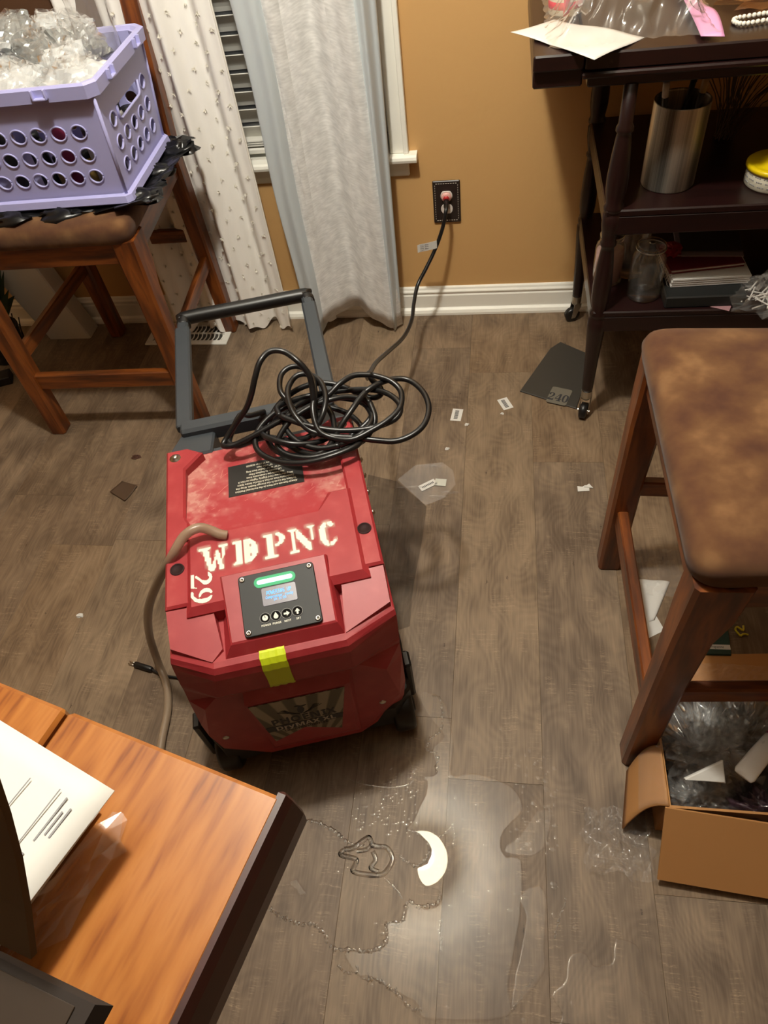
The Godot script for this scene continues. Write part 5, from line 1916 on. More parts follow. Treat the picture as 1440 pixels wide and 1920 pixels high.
	extrude(st, P2([-0.034, -0.050, -0.014, -0.036, 0.004, -0.042, 0.022, -0.058, 0.044, 0.06, -0.020, 0.06]), 0.0012, 0.0003, Transform3D(Basis(V(1, 0, 0), -PI / 2 + 0.35), Vector3.ZERO))
	part("paper_slip", st, M.paper, t)
	t = thing("bead_bracelet", "white bead bracelet lying on the trolley top at the right edge", "bracelet", V(0.462, y, -1.592), deg_to_rad(14.0))
	st = mk(true)
	for k in 26:
		var a := TAU * k / 26.0
		var c := V(cos(a) * 0.040, 0.0045, sin(a) * 0.020 + 0.003 * sin(a * 3))
		lathe(st, P2([0.0, -0.0045, 0.0032, -0.0032, 0.0045, 0.0, 0.0032, 0.0032, 0.0, 0.0045]), 10, Transform3D(Basis(), c))
	part("beads", st, mat("bead_white", rgb8(236, 232, 220), 0.25), t)
	t = thing("amber_wrapper", "crinkled amber plastic wrapper behind the bead bracelet", "wrapper", V(0.55, y, -1.70))
	st = mk()
	crumple(st, V(0, 0, 0), V(0.10, 0.018, 0.07), 88, 0.35, 26, 6)
	part("wrapper_film", st, clear_film("amber_film", 0.25, 0.15, Color(0.6, 0.36, 0.16)), t)


func build_box_corner() -> void:
	var cb: Material = M.cardboard
	var t := thing("cardboard_box", "open brown cardboard box with two flaps folded out under the right stool", "box", V(0.46, 0, -0.49))
	var o := t.position
	var st := mk()
	var x0 := 0.298
	var x1 := 0.66
	var z0 := -0.640
	var z1 := -0.418
	var h := 0.128
	for q in [[x0, x1, 0.001, 0.006, z0, z1], [x0, x0 + 0.004, 0.006, h, z0, z1], [x1 - 0.004, x1, 0.006, h, z0, z1], [x0 + 0.004, x1 - 0.004, 0.006, h, z0, z0 + 0.004], [x0 + 0.004, x1 - 0.004, 0.006, h, z1 - 0.004, z1]]:
		seg_box(st, q[0] - o.x, q[1] - o.x, q[2], q[3], q[4] - o.z, q[5] - o.z)
	part("box_body", st, cb, t)
	st = mk()
	var ff := func(u: float, v: float) -> Vector3:
		return V(lerpf(lerpf(0.288, 0.292, v), 0.66, u), lerpf(0.020, 0.130, v), lerpf(-0.331, -0.416, v) + lerpf(0.0, 0.030, u)) - o
	sheet(st, ff, 4, 4, 0.004)
	part("front_flap", st, cb, t)
	st = mk(true)
	var lf := func(u: float, v: float) -> Vector3:
		var z := lerpf(-0.418, -0.522, v)
		var xo := lerpf(0.238, 0.256, v)
		var y := lerpf(0.016, 0.130, pow(u, 0.8)) + 0.012 * sin(u * PI)
		return V(lerpf(xo, 0.298, u), y, z - 0.010 * sin(u * 3.0) + 0.006 * (1.0 - u)) - o
	var lfr := func(u: float, v: float) -> Vector3:
		return lf.call(u, v)
	sheet(st, lfr, 12, 8, 0.003)
	var lfl := part("side_flap", st, cb, t)
	st = mk()
	var tp := func(u: float, v: float) -> Vector3:
		var p: Vector3 = lf.call(lerpf(0.35, 1.0, u), lerpf(0.02, 0.98, v))
		return p + V(-0.0012, 0.0016 + 0.0012 * sin(v * 17.0 + u * 4.0), 0.0)
	sheet(st, tp, 10, 18)
	part("packing_tape", st, M.film, lfl)
	# contents
	var lilac := clear_film("film_violet", 0.42, 0.16, Color(0.42, 0.30, 0.38))
	for q in [[0.375, 0.13, -0.535, 0.066, 0.085, 0.075, 201, 0, "clear crinkled bag heaped at the left of the open cardboard box"], [0.450, 0.13, -0.560, 0.080, 0.100, 0.070, 202, 0, "clear crinkled bag heaped in the middle of the open cardboard box"], [0.475, 0.105, -0.440, 0.070, 0.055, 0.045, 203, 1, "violet tinted plastic pouch at the front right of the open box"], [0.365, 0.105, -0.455, 0.055, 0.045, 0.040, 204, 0, "clear crinkled bag pressed against the front left corner of the box"]]:
		var b := thing("plastic_bag", q[8], "bag", V(q[0], q[1] - 0.05, q[2]), 0.0, "clear bags in the open cardboard box")
		st = mk(true)
		crumple(st, Vector3.ZERO, V(q[3], q[4], q[5]), q[6], 0.46, 46, 15, 0.0, 3.0)
		part("bag_film", st, lilac if q[7] == 1 else M.film_milky, b)
		st = mk(true)
		crumple(st, V(0.004, -0.006, -0.004), V(q[3] * 0.9, q[4] * 0.86, q[5] * 0.9), q[6] + 40, 0.46, 40, 12, 0.0, 2.6)
		part("inner_fold", st, M.film, b)
	var cd := thing("dark_cloth", "charcoal fabric bundle filling the bottom of the open cardboard box", "cloth", V(0.47, 0.008, -0.53))
	st = mk()
	crumple(st, Vector3.ZERO, V(0.145, 0.105, 0.100), 231, 0.16, 30, 9)
	part("cloth", st, mat("charcoal", rgb8(58, 52, 52), 0.8), cd)
	var pw := thing("white_wedge", "folded white paper wedge at the front left of the open cardboard box", "paper", V(0.352, 0.165, -0.462), deg_to_rad(10.0))
	st = mk()
	extrude(st, P2([-0.034, 0.0, 0.030, -0.014, 0.033, 0.022]), 0.010, 0.002, Transform3D(Basis(V(1, 0, 0), -PI / 2 + 0.5), Vector3.ZERO))
	part("wedge", st, M.paper, pw)
	var br := thing("white_tube", "white flattened tube with a magenta cap slanting across the open cardboard box", "tube", V(0.405, 0.190, -0.455), deg_to_rad(48.0))
	st = mk(true)
	var rings := []
	for q in [[0.0, 0.014, 0.003], [0.006, 0.017, 0.006], [0.05, 0.016, 0.010], [0.09, 0.014, 0.012]]:
		var ring := PackedVector3Array()
		for k in 16:
			ring.append(V(q[0], sin(TAU * k / 16) * q[2], -cos(TAU * k / 16) * q[1]))
		rings.append(ring)
	loft(st, rings)
	part("tube_body", st, mat("tube_white", rgb8(214, 210, 206), 0.35), br)
	st = mk(true)
	lathe(st, P2([0.0, 0.09, 0.0135, 0.09, 0.0135, 0.115, 0.011, 0.118, 0.0, 0.118]), 16, Transform3D(Basis(V(0, 0, 1), -PI / 2), Vector3.ZERO))
	part("cap", st, mat("magenta_cap", rgb8(146, 38, 96), 0.35), br)
	var gp := thing("grey_card", "grey-white card standing at the right edge behind the clear bags in the box", "card", V(0.545, 0.12, -0.575), deg_to_rad(8.0))
	st = mk()
	box(st, V(0, 0.06, 0), V(0.10, 0.12, 0.003), 0.0006, Basis(V(1, 0, 0), -0.35))
	part("card", st, mat("grey_card", rgb8(176, 172, 168), 0.7), gp)
	# loose clear film by the box's front left corner
	var lf2 := thing("clear_film", "crinkled clear film lying on the floor beside the box's folded side flap", "plastic film", V(0.225, 0.0005, -0.385))
	st = mk(true)
	var fn := noise(240, 16.0, 3)
	var fs := func(u: float, v: float) -> Vector3:
		var wv := fn.get_noise_2d(u * 0.11, v * 0.11)
		return V(lerpf(-0.055, 0.062, u) + 0.018 * fn.get_noise_2d(v * 0.13, 3.0), 0.001 + 0.030 * absf(wv) + 0.010 * absf(fn.get_noise_2d(u * 0.4, v * 0.25)), lerpf(0.052, -0.060, v) + 0.02 * fn.get_noise_2d(u * 0.12, 7.0))
	sheet(st, fs, 44, 40)
	part("film", st, M.film, lf2)
	# under the stool
	var wp := thing("white_paper", "white paper with a wet edge lying on the floor under the right stool", "paper", V(0.345, 0.0006, -0.905))
	st = mk(true)
	var wf := func(u: float, v: float) -> Vector3:
		var a := V(0.316, 0, -0.846).lerp(V(0.352, 0, -0.858), u)
		var b := V(0.317, 0, -0.962).lerp(V(0.398, 0, -0.960), u)
		var p := a.lerp(b, v)
		p.y = 0.001 + 0.006 * sin(u * PI) * v + 0.002 * sin(u * 9.0)
		return p - V(0.345, 0, -0.905)
	sheet(st, wf, 14, 8, 0.0006)
	part("paper_sheet", st, M.paper, wp)
	wp = thing("white_paper", "small corner of white paper poking out below the larger sheet under the right stool", "paper", V(0.338, 0.0004, -0.835), deg_to_rad(20.0))
	st = mk()
	extrude(st, P2([-0.014, -0.02, 0.03, -0.012, 0.03, 0.03, -0.01, 0.03]), 0.0008, 0.0002, up_xf(0.0))
	part("paper_sheet", st, M.paper, wp)
	var gb := thing("green_booklet", "dark green booklet with a white printed strip on the floor under the right stool", "booklet", V(0.452, 0.0005, -0.84), deg_to_rad(1.0))
	st = mk()
	extrude(st, P2([-0.042, -0.064, 0.040, -0.064, 0.044, -0.03, 0.050, 0.052, 0.038, 0.070, -0.040, 0.070]), 0.009, 0.0015, up_xf(0.0))
	var gc := part("cover", st, mat("dark_green", rgb8(16, 54, 50), 0.45), gb)
	st = mk()
	extrude(st, P2([-0.040, -0.052, 0.041, -0.052, 0.0415, -0.041, -0.040, -0.041]), 0.0005, 0.0, up_xf(0.0091))
	part("title_strip", st, M.paper, gc)
	st = mk()
	text(st, "Daily Reading Programme", "Droid Sans", 0.0056, Transform3D(Basis(V(1, 0, 0), -PI / 2), V(0.0, 0.0098, 0.0465)), false, 0.0002, 0.62)
	part("strip_print", st, M.ink, gc)
	var yc := thing("yellow_clip", "small bent yellow plastic clip on the floor beside the green booklet", "clip", V(0.526, 0.0008, -0.838), deg_to_rad(20.0))
	st = mk()
	tube(st, spline(V3([-0.008, 0.003, 0.010, -0.010, 0.003, -0.006, -0.004, 0.006, -0.010, 0.003, 0.004, 0.0, 0.010, 0.004, -0.010]), 4), 0.0022, 6)
	tube(st, spline(V3([-0.008, 0.003, 0.010, 0.0, 0.004, 0.008, 0.008, 0.003, 0.012]), 4), 0.0022, 6)
	part("clip", st, mat("clip_yellow", rgb8(206, 190, 40), 0.4), yc)
	var cp := thing("cardboard_sheet", "flat piece of brown cardboard on the floor behind the open box", "cardboard", V(0.47, 0.0004, -0.745))
	st = mk()
	extrude(st, P2([-0.092, -0.030, 0.14, -0.030, 0.14, 0.045, 0.04, 0.038, -0.066, 0.036]), 0.004, 0.001, up_xf(0.0))
	part("cardboard", st, cb, cp)
	var uf := thing("clear_film", "clear film with bright creases lying over the cardboard under the right stool", "plastic film", V(0.50, 0.0050, -0.735))
	st = mk(true)
	var fs2 := func(u: float, v: float) -> Vector3:
		return V(lerpf(-0.10, 0.12, u), 0.001 + 0.018 * absf(fn.get_noise_2d(u * 0.9, v * 0.35)), lerpf(0.035, -0.020, v))
	sheet(st, fs2, 36, 10)
	part("film", st, M.film, uf)
	uf = thing("clear_film", "wide clear film spread over the floor behind the green booklet", "plastic film", V(0.46, 0.0008, -0.98))
	st = mk(true)
	var fs3 := func(u: float, v: float) -> Vector3:
		return V(lerpf(-0.13, 0.16, u), 0.001 + 0.014 * absf(fn.get_noise_2d(u * 0.5, v * 0.4)), lerpf(0.06, -0.07, v))
	sheet(st, fs3, 30, 14)
	part("film", st, M.film, uf)


func build_behind_chair() -> void:
	# pale tall carton behind the left stool
	var t := thing("white_carton", "tall white carton standing on the floor behind the left stool", "box", V(-1.480, 0.0, -1.955))
	var st := mk()
	var rings := []
	for q in [[0.0005, 0.0, 1.0], [0.20, -0.052, 1.06], [0.46, -0.11, 1.1]]:
		var ring := PackedVector3Array()
		for p in rect(0.156, 0.075, 0.004):
			ring.append(V(p.x * q[2] + q[1], q[0], -p.y))
		rings.append(ring)
	loft(st, rings)
	part("carton_body", st, mat("carton_white", rgb8(206, 202, 192), 0.6), t)
	# dark leafy plant in a basket at the far left
	t = thing("potted_plant", "dark leafy plant in a black wire basket behind the left stool", "plant", V(-1.665, 0, -1.83))
	st = mk(true)
	lathe(st, P2([0.0, 0.0, 0.055, 0.0, 0.075, 0.11, 0.070, 0.11, 0.050, 0.006, 0.0, 0.006]), 20)
	part("pot", st, M.black_plastic, t)
	st = mk(true)
	for k in 12:
		var a := TAU * k / 12.0
		tube(st, PackedVector3Array([V(cos(a) * 0.066, 0.03, sin(a) * 0.066), V(cos(a + 0.3) * 0.085, 0.115, sin(a + 0.3) * 0.085)]), 0.002, 5)
	part("wire_basket", st, M.black_plastic, t)
	st = mk()
	var r := RandomNumberGenerator.new()
	r.seed = 17
	for k in 90:
		var a := r.randf() * TAU
		var out := r.randf_range(0.03, 0.13)
		var base := V(cos(a) * 0.03, 0.10, sin(a) * 0.03)
		var tip := V(cos(a) * out, r.randf_range(0.14, 0.42), sin(a) * out)
		var side := V(-sin(a), 0.2, cos(a)) * r.randf_range(0.006, 0.013)
		var mid := base.lerp(tip, 0.6) + V(0, 0.03, 0)
		quad(st, base, mid - side, tip, mid + side)
		quad(st, base + V(0, -0.001, 0), mid + side + V(0, -0.001, 0), tip + V(0, -0.001, 0), mid - side + V(0, -0.001, 0))
	part("leaves", st, mat("leaf_dark", rgb8(40, 58, 28), 0.5), t).set_meta("kind", "stuff")
	# small black box with white print at the frame's left edge
	t = thing("black_box", "small black box with white lettering on the floor at the left edge", "box", V(-1.632, 0.0, -1.688), deg_to_rad(24.0))
	st = mk()
	box(st, V(0, 0.014, 0), V(0.078, 0.028, 0.052), 0.002)
	part("box_body", st, M.black_plastic, t)
	st = mk()
	for k in 4:
		box(st, V(-0.004 - 0.004 * (k % 2), 0.0283, -0.018 + 0.012 * k), V(0.022, 0.0008, 0.006), 0.0002)
	part("print", st, M.paper, t)
	# floor register
	t = thing("floor_vent", "white slotted floor register in front of the sheer curtain", "vent", V(-1.035, 0.0, -1.929), deg_to_rad(-1.5))
	var vw := 0.292
	var vd := 0.122
	st = mk()
	for q in [[-vw / 2, vw / 2, vd / 2 - 0.020, vd / 2], [-vw / 2, vw / 2, -vd / 2, -vd / 2 + 0.020], [-vw / 2, -vw / 2 + 0.022, -vd / 2 + 0.020, vd / 2 - 0.020], [vw / 2 - 0.022, vw / 2, -vd / 2 + 0.020, vd / 2 - 0.020], [-vw / 2 + 0.02, vw / 2 - 0.02, -0.003, 0.003]]:
		box(st, V((q[0] + q[1]) / 2, 0.0032, (q[2] + q[3]) / 2), V(q[1] - q[0], 0.0055, q[3] - q[2]), 0.0012)
	part("frame", st, M.white_plastic, t)
	st = mk()
	box(st, V(0, 0.0010, 0), V(vw - 0.03, 0.0012, vd - 0.03), 0.0003)
	part("duct", st, mat("duct_grey", rgb8(70, 66, 60), 0.6), t)
	for k in 17:
		for s in [-1.0, 1.0]:
			st = mk()
			var x := -0.118 + 0.0148 * k
			var path := PackedVector3Array()
			for i in 5:
				var f := i / 4.0
				path.append(V(x + 0.0045 * sin(f * PI), 0.0046, s * lerpf(0.003, vd / 2 - 0.018, f)))
			tube(st, path, 0.0021, 6)
			part("louvre", st, M.white_plastic, t)


func build_litter() -> void:
	# grey mailer under the trolley
	var t := thing("grey_mailer", "dark grey plastic mailing envelope with a faded square label beside the trolley caster", "envelope", V(0.165, 0.0004, -1.665))
	var o := t.position
	var st := mk()
	extrude(st, P2([0.071 - o.x, 1.615 + o.z, 0.226 - o.x, 1.538 + o.z, 0.290 - o.x, 1.770 + o.z, 0.196 - o.x, 1.842 + o.z, 0.165 - o.x, 1.812 + o.z]), 0.0045, 0.0015, up_xf(0.0))
	var env := part("envelope", st, mat("mailer_grey", rgb8(56, 53, 48), 0.5), t)
	var ang := deg_to_rad(26.0)
	var lx := Transform3D(Basis(V(0, 1, 0), ang * -0.75), V(0.016, 0.0046, 0.075))
	st = mk()
	extrude(st, rrect(0.058, 0.070, 0.006), 0.0005, 0.0, lx * Transform3D(Basis(V(1, 0, 0), -PI / 2), Vector3.ZERO))
	part("label", st, mat("label_grey", rgb8(104, 98, 86), 0.7), env)
	st = mk()
	text(st, "240", "Droid Serif", 0.030, lx * Transform3D(Basis(V(1, 0, 0), -PI / 2), V(0, 0.0006, 0.008)), true, 0.0003, 0.85)
	part("label_print", st, M.ink, env)
	# barcode stickers
	var spots := [[-0.108, -1.518, 0.030, 0.050, 0.12, "white barcode sticker with a dark stripe, the left one near the coiled cord"], [0.029, -1.564, 0.030, 0.048, -0.42, "white barcode sticker with a dark stripe, close to the grey mailer"]]
	for q in spots:
		var b := thing("barcode_sticker", q[5], "sticker", V(q[0], 0.0004, q[1]), -q[4], "barcode stickers on the floor")
		st = mk()
		extrude(st, rect(q[2], q[3]), 0.0006, 0.0001, up_xf(0.0))
		part("sticker", st, M.paper, b)
		st = mk()
		for k in 9:
			box(st, V(-0.001, 0.0008, -q[3] * 0.33 + k * q[3] * 0.082), V(0.011, 0.0003, 0.0024), 0.0001)
		part("bars", st, M.ink, b)
	var b := thing("barcode_sticker", "white barcode sticker lying on the clear plastic sheet", "sticker", V(-0.172, 0.0022, -1.246), deg_to_rad(35.0), "barcode stickers on the floor")
	st = mk()
	extrude(st, rect(0.048, 0.021), 0.0006, 0.0001, up_xf(0.0))
	part("sticker", st, M.paper, b)
	st = mk()
	for k in 9:
		box(st, V(-0.016 + 0.004 * k, 0.0008, 0.0), V(0.0024, 0.0003, 0.006), 0.0001)
	part("bars", st, M.ink, b)
	b = thing("white_slip", "pale folded paper slip beside the barcode on the clear plastic sheet", "paper", V(-0.139, 0.0022, -1.256), deg_to_rad(-4.0))
	st = mk()
	extrude(st, rect(0.030, 0.024), 0.0006, 0.0001, up_xf(0.0))
	part("slip", st, mat("slip_grey", rgb8(196, 196, 186), 0.7), b)
	# clear plastic sheet
	t = thing("clear_sheet", "clear plastic sheet cut with corners lying flat on the floor right of the dehumidifier", "plastic film", V(-0.175, 0.0003, -1.265))
	o = t.position
	st = mk()
	var ol := [-0.255, -1.265, -0.173, -1.177, -0.128, -1.201, -0.099, -1.250, -0.108, -1.300, -0.138, -1.330, -0.21, -1.320]
	var loc := []
	for i in range(0, ol.size(), 2):
		loc.append(ol[i] - o.x)
		loc.append(ol[i + 1] - o.z)
	up(st, loc, 0.0, 0.0014, 0.0004)
	part("film", st, clear_film("sheet_film", 0.04, 0.2), t)
	st = mk()
	for q in [[0.030, 0.060, 0.022], [0.062, 0.045, 0.02], [0.0, -0.048, 0.02], [0.024, -0.052, 0.012], [-0.03, 0.03, 0.04]]:
		crumple(st, V(q[0], 0.0012, q[1]), V(q[2], 0.006, 0.004), int(q[2] * 1000), 0.4, 12, 4)
	part("crease", st, M.film, t)
	t = thing("grey_film", "smoky grey plastic film lying flat along the dehumidifier's right side", "plastic film", V(-0.20, 0.0003, -1.04))
	o = t.position
	st = mk()
	loc = []
	ol = [-0.337, -1.283, -0.255, -1.259, -0.17, -1.173, -0.173, -1.069, -0.184, -0.926, -0.183, -0.818, -0.257, -0.787, -0.326, -1.082]
	for i in range(0, ol.size(), 2):
		loc.append(ol[i] - o.x)
		loc.append(ol[i + 1] - o.z)
	up(st, loc, 0.0, 0.0008, 0.0002)
	var gf := clear_film("smoky_film", 0.15, 0.3, Color(0.16, 0.14, 0.13))
	part("film", st, gf, t)
	t = thing("paper_scrap", "two bright white paper scraps on the floor left of the right stool's leg", "paper", V(0.228, 0.0004, -1.243), deg_to_rad(4.0))
	st = mk()
	extrude(st, P2([-0.017, -0.011, 0.012, -0.011, 0.013, 0.003, 0.004, 0.009, -0.004, 0.004, -0.016, 0.007]), 0.001, 0.0002, up_xf(0.0))
	extrude(st, P2([0.0, 0.002, 0.022, -0.003, 0.014, 0.012]), 0.0026, 0.0004, up_xf(0.0006))
	part("scrap", st, M.paper, t)
	t = thing("brown_leaf", "curled brown scrap like a dry leaf on the floor left of the dehumidifier", "leaf", V(-1.021, 0.0003, -1.212))
	st = mk(true)
	var lf := func(u: float, v: float) -> Vector3:
		var a := V(-0.037, 0, 0.006).lerp(V(-0.018, 0, -0.036), u)
		var c := V(0.018, 0, 0.038).lerp(V(0.037, 0, -0.018), u)
		var p := a.lerp(c, v)
		p.y = 0.001 + 0.006 * (pow(u * 2 - 1, 2) * 0.5 + pow(v * 2 - 1, 2) * 0.5) * (0.6 + 0.4 * sin(u * 5 + v * 3))
		return p
	sheet(st, lf, 10, 10, 0.0008)
	part("leaf", st, mat("leaf_brown", rgb8(74, 54, 36), 0.7), t)
	t = thing("brown_crumb", "small dark brown crumb on the floor behind the brown scrap", "crumb", V(-1.031, 0.0002, -1.344))
	st = mk()
	crumple(st, Vector3.ZERO, V(0.013, 0.005, 0.008), 33, 0.3, 14, 5)
	part("crumb", st, mat("crumb_brown", rgb8(70, 40, 26), 0.8), t)
	for q in [[-0.989, -0.810, 0.008, "small white crumb on the floor left of the clear hose"], [-0.128, -1.382, 0.006, "tiny shiny white bit behind the clear plastic sheet"], [-0.078, -1.478, 0.006, "tiny pale flake beside the left barcode sticker"], [0.020, -1.522, 0.005, "tiny pale flake in front of the barcode near the mailer"]]:
		t = thing("white_crumb", q[3], "crumb", V(q[0], 0.0002, q[1]))
		st = mk()
		crumple(st, Vector3.ZERO, V(q[2], q[2] * 0.6, q[2] * 0.8), int(q[2] * 9000), 0.3, 12, 5)
		part("crumb", st, M.paper, t)
	# black jack plug
	t = thing("jack_plug", "black plug end of a thin cable poking out left of the dehumidifier", "plug", V(-0.77, 0.0, -0.680), deg_to_rad(-14.0))
	st = mk(true)
	tube(st, PackedVector3Array([V(-0.032, 0.006, 0), V(-0.030, 0.006, 0), V(0.012, 0.006, 0), V(0.016, 0.006, 0)]), [0.0055, 0.0068, 0.0068, 0.0050], 12)
	part("grip", st, M.black_rubber, t)
	st = mk(true)
	for s in [-1, 1]:
		tube(st, PackedVector3Array([V(-0.048, 0.006, s * 0.003), V(-0.030, 0.006, s * 0.003)]), 0.0013, 6)
	part("prong", st, M.steel, t)
	st = mk(true)
	tube(st, spline(PackedVector3Array([V(0.014, 0.006, 0), V(0.05, 0.005, 0.004), V(0.12, 0.005, -0.004), V(0.20, 0.005, 0.01)]), 5), 0.0030, 8)
	part("cable", st, M.black_rubber, t)


func film_mesh(st: SurfaceTool, poly: PackedVector2Array, y: float, rim: float) -> void:
	# thin water lying on the boards: a flat middle that curves down to the floor at its edge
	var area := 0.0
	for i in poly.size():
		area += poly[i].cross(poly[(i + 1) % poly.size()])
	if area > 0: poly.reverse()    # x/z seen from above: keep interior on the inset side
	var smooth := PackedVector2Array()
	for i in poly.size():
		var a := poly[(i + poly.size() - 1) % poly.size()]
		var b := poly[i]
		var c := poly[(i + 1) % poly.size()]
		var d := poly[(i + 2) % poly.size()]
		for k in 4:
			smooth.append(b.cubic_interpolate(c, a, d, k / 4.0) + Vector2(rng.randfn(0, 0.0006), rng.randfn(0, 0.0006)))
	var flip := PackedVector2Array()
	for p in smooth:
		flip.append(Vector2(p.x, -p.y))
	var l0 := flip
	var l1 := inset(flip, rim * 0.30)
	var l2 := inset(flip, rim * 0.65)
	var l3 := inset(flip, rim)
	var rings := []
	for q in [[l0, 0.0], [l1, 0.55], [l2, 0.88], [l3, 1.0]]:
		var ring := PackedVector3Array()
		for p in q[0]:
			ring.append(V(p.x, 0.00025 + y * q[1], -p.y))
		rings.append(ring)
	sm(st, true)
	loft(st, rings, false, false)
	sm(st, false)
	var idx := Geometry2D.triangulate_polygon(l3)
	for k in range(0, idx.size(), 3):
		var a := l3[idx[k]]
		var b := l3[idx[k + 1]]
		var c := l3[idx[k + 2]]
		if (b - a).cross(c - a) < 0:
			var tmp := b
			b = c
			c = tmp
		tri(st, V(a.x, 0.00025 + y, -a.y), V(b.x, 0.00025 + y, -b.y), V(c.x, 0.00025 + y, -c.y))


func bead_path(st: SurfaceTool, pts: PackedVector2Array, r: float, rough := 1.0) -> void:
	# a run of water along a crack or an edge: broad flat beads with steep little sides
	var path := PackedVector3Array()
	for p in pts:
		path.append(V(p.x, 0.0003, p.y))
	path = spline(path, 10)
	for k in path.size():
		path[k] += V(rng.randfn(0, 0.0007), 0, rng.randfn(0, 0.0007)) * rough
	path = spline(path, 3)
	var rad := []
	for k in path.size():
		rad.append(maxf(0.0009, 1.25 * r * (0.75 + 0.7 * rough * sin(k * 0.6 + pts[0].x * 90.0) * sin(k * 0.23))))
	rad[0] = 0.0006
	rad[path.size() - 1] = 0.0006
	var rings := []
	for k in path.size():
		var d := path[mini(k + 1, path.size() - 1)] - path[maxi(k - 1, 0)]
		var n := V(d.z, 0, -d.x).normalized()
		var ring := PackedVector3Array()
		for i in 13:
			var u := 1.0 - i / 6.0
			ring.append(path[k] + n * u * rad[k] + V(0, rad[k] * 0.12 * (0.55 * (1.0 - u * u) + 0.45 * (1.0 - pow(absf(u), 7.0))), 0))
		rings.append(ring)
	loft(st, rings)


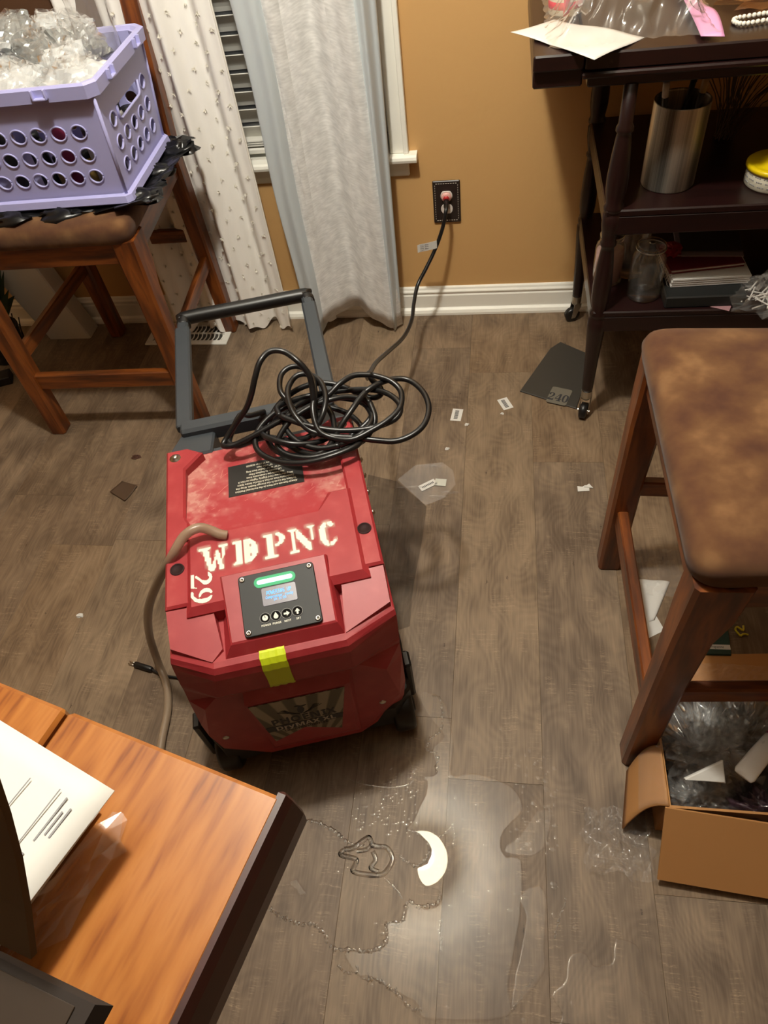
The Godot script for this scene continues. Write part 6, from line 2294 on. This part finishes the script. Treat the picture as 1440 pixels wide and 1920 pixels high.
func build_water() -> void:
	var t := thing("water_puddle", "thin shiny film of spilled water in front of the dehumidifier mirroring the round ceiling light", "puddle", Vector3.ZERO)
	var films := [
		P2([-0.150, -0.657, -0.099, -0.648, -0.072, -0.558, -0.071, -0.494, -0.022, -0.497, 0.044, -0.477, 0.064, -0.434, 0.029, -0.393, 0.029, -0.356, 0.058, -0.350, 0.062, -0.311, 0.056, -0.240, 0.038, -0.162, 0.034, -0.111, -0.093, -0.096, -0.111, -0.114, -0.148, -0.128, -0.190, -0.143, -0.213, -0.144, -0.240, -0.176, -0.194, -0.181, -0.169, -0.199, -0.172, -0.227, -0.144, -0.234, -0.138, -0.263, -0.104, -0.256, -0.081, -0.268, -0.087, -0.285, -0.116, -0.291, -0.128, -0.318, -0.110, -0.330, -0.106, -0.352, -0.118, -0.368, -0.138, -0.378, -0.153, -0.384, -0.140, -0.403, -0.119, -0.465, -0.131, -0.484, -0.103, -0.492, -0.114, -0.539, -0.094, -0.568, -0.130, -0.611]),
		P2([0.057, -0.289, 0.089, -0.309, 0.102, -0.285, 0.098, -0.220, 0.095, -0.178, 0.064, -0.142, 0.042, -0.122, 0.045, -0.158, 0.060, -0.220, 0.066, -0.257]),
		P2([0.032, -0.370, 0.058, -0.391, 0.093, -0.436, 0.117, -0.433, 0.106, -0.381, 0.086, -0.357, 0.060, -0.353, 0.034, -0.356]),
		P2([-0.247, -0.343, -0.222, -0.363, -0.210, -0.350, -0.185, -0.348, -0.172, -0.330, -0.179, -0.312, -0.190, -0.302, -0.214, -0.300, -0.242, -0.304, -0.239, -0.323, -0.268, -0.329, -0.264, -0.339]),
		P2([-0.357, -0.277, -0.343, -0.282, -0.331, -0.270, -0.321, -0.260, -0.330, -0.253, -0.342, -0.262, -0.354, -0.268]),
		P2([0.105, -0.150, 0.128, -0.172, 0.136, -0.205, 0.162, -0.214, 0.176, -0.196, 0.205, -0.206, 0.214, -0.238, 0.248, -0.232, 0.252, -0.200, 0.238, -0.180, 0.262, -0.158, 0.254, -0.128, 0.226, -0.134, 0.216, -0.104, 0.188, -0.088, 0.176, -0.118, 0.148, -0.112, 0.136, -0.086, 0.112, -0.098, 0.120, -0.128]),
		P2([-0.30, -0.52, -0.22, -0.545, -0.17, -0.53, -0.148, -0.50, -0.150, -0.465, -0.21, -0.455, -0.28, -0.47]),
	]
	var heights := [0.0010, 0.0008, 0.0009, 0.0022, 0.0016, 0.0007, 0.0007]
	for k in films.size():
		var st := mk()
		film_mesh(st, films[k], heights[k], 0.0034 if k != 3 else 0.006)
		part("water_film", st, M.water, t)
	var st := mk(true)
	for q in [
		[P2([-0.354, -0.383, -0.322, -0.382, -0.284, -0.368, -0.256, -0.351, -0.225, -0.349]), 0.0030],
		[P2([-0.153, -0.382, -0.133, -0.380, -0.112, -0.368, -0.107, -0.350, -0.112, -0.333, -0.128, -0.323, -0.148, -0.328, -0.159, -0.338]), 0.0026],
		[P2([-0.394, -0.240, -0.379, -0.227, -0.352, -0.217, -0.322, -0.211, -0.303, -0.213, -0.282, -0.203, -0.260, -0.181, -0.218, -0.181, -0.190, -0.183, -0.169, -0.201, -0.173, -0.225, -0.147, -0.231, -0.138, -0.263, -0.114, -0.257, -0.086, -0.266, -0.082, -0.281]), 0.0030],
		[P2([-0.184, -0.298, -0.163, -0.282, -0.147, -0.267]), 0.0018],
		[P2([-0.203, -0.140, -0.176, -0.142, -0.148, -0.128, -0.120, -0.109, -0.102, -0.108]), 0.0026],
		[P2([-0.064, -0.400, -0.061, -0.381, -0.062, -0.358]), 0.0024],
		[P2([-0.088, -0.374, -0.074, -0.389, -0.064, -0.400]), 0.0022],
		[P2([-0.080, -0.240, -0.078, -0.215, -0.075, -0.194]), 0.0026],
		[P2([-0.247, -0.158, -0.236, -0.148, -0.213, -0.150, -0.217, -0.161]), 0.0022],
		[P2([0.137, -0.294, 0.124, -0.262, 0.114, -0.229]), 0.0014],
		[P2([0.077, -0.169, 0.060, -0.145, 0.041, -0.120]), 0.0020],
		[P2([-0.121, -0.653, -0.104, -0.648, -0.097, -0.613, -0.100, -0.579, -0.121, -0.560, -0.124, -0.538, -0.102, -0.529, -0.103, -0.492]), 0.0026],
		[P2([-0.222, -0.364, -0.210, -0.350, -0.186, -0.349, -0.173, -0.331]), 0.0024],
		[P2([-0.210, -0.338, -0.203, -0.326, -0.208, -0.312, -0.196, -0.306]), 0.0020],
	]:
		bead_path(st, q[0], q[1])
	part("water_rim", st, M.water, t)
	st = mk(true)
	var star: PackedVector2Array = films[3].duplicate()
	star.append(star[0])
	bead_path(st, star, 0.0050, 0.0)
	bead_path(st, P2([-0.210, -0.340, -0.203, -0.326, -0.210, -0.312, -0.196, -0.306]), 0.0046, 0.0)
	bead_path(st, P2([-0.240, -0.338, -0.222, -0.342, -0.212, -0.352]), 0.0046, 0.0)
	part("puddle_outline", st, M.water_bead, t)
	st = mk(true)
	var r := RandomNumberGenerator.new()
	r.seed = 2024
	for k in 240:
		var c := Vector2.ZERO
		var s := 0.0018
		if k < 110:
			c = Vector2(r.randf_range(-0.26, -0.13), r.randf_range(-0.50, -0.37))
		elif k < 180:
			c = Vector2(r.randf_range(0.05, 0.13), r.randf_range(-0.55, -0.36))
		else:
			c = Vector2(r.randf_range(-0.30, 0.16), r.randf_range(-0.60, -0.10))
		s = r.randf_range(0.0014, 0.0048)
		lathe(st, P2([s, 0.0, s * 0.93, s * 0.08, s * 0.70, s * 0.13, s * 0.36, s * 0.165, 0.0, s * 0.175]), 9, Transform3D(Basis().scaled(V(r.randf_range(0.7, 1.8), 1, r.randf_range(0.7, 1.3))), V(c.x, 0.0003, c.y)), false)
	part("droplet", st, M.water, t).set_meta("kind", "stuff")
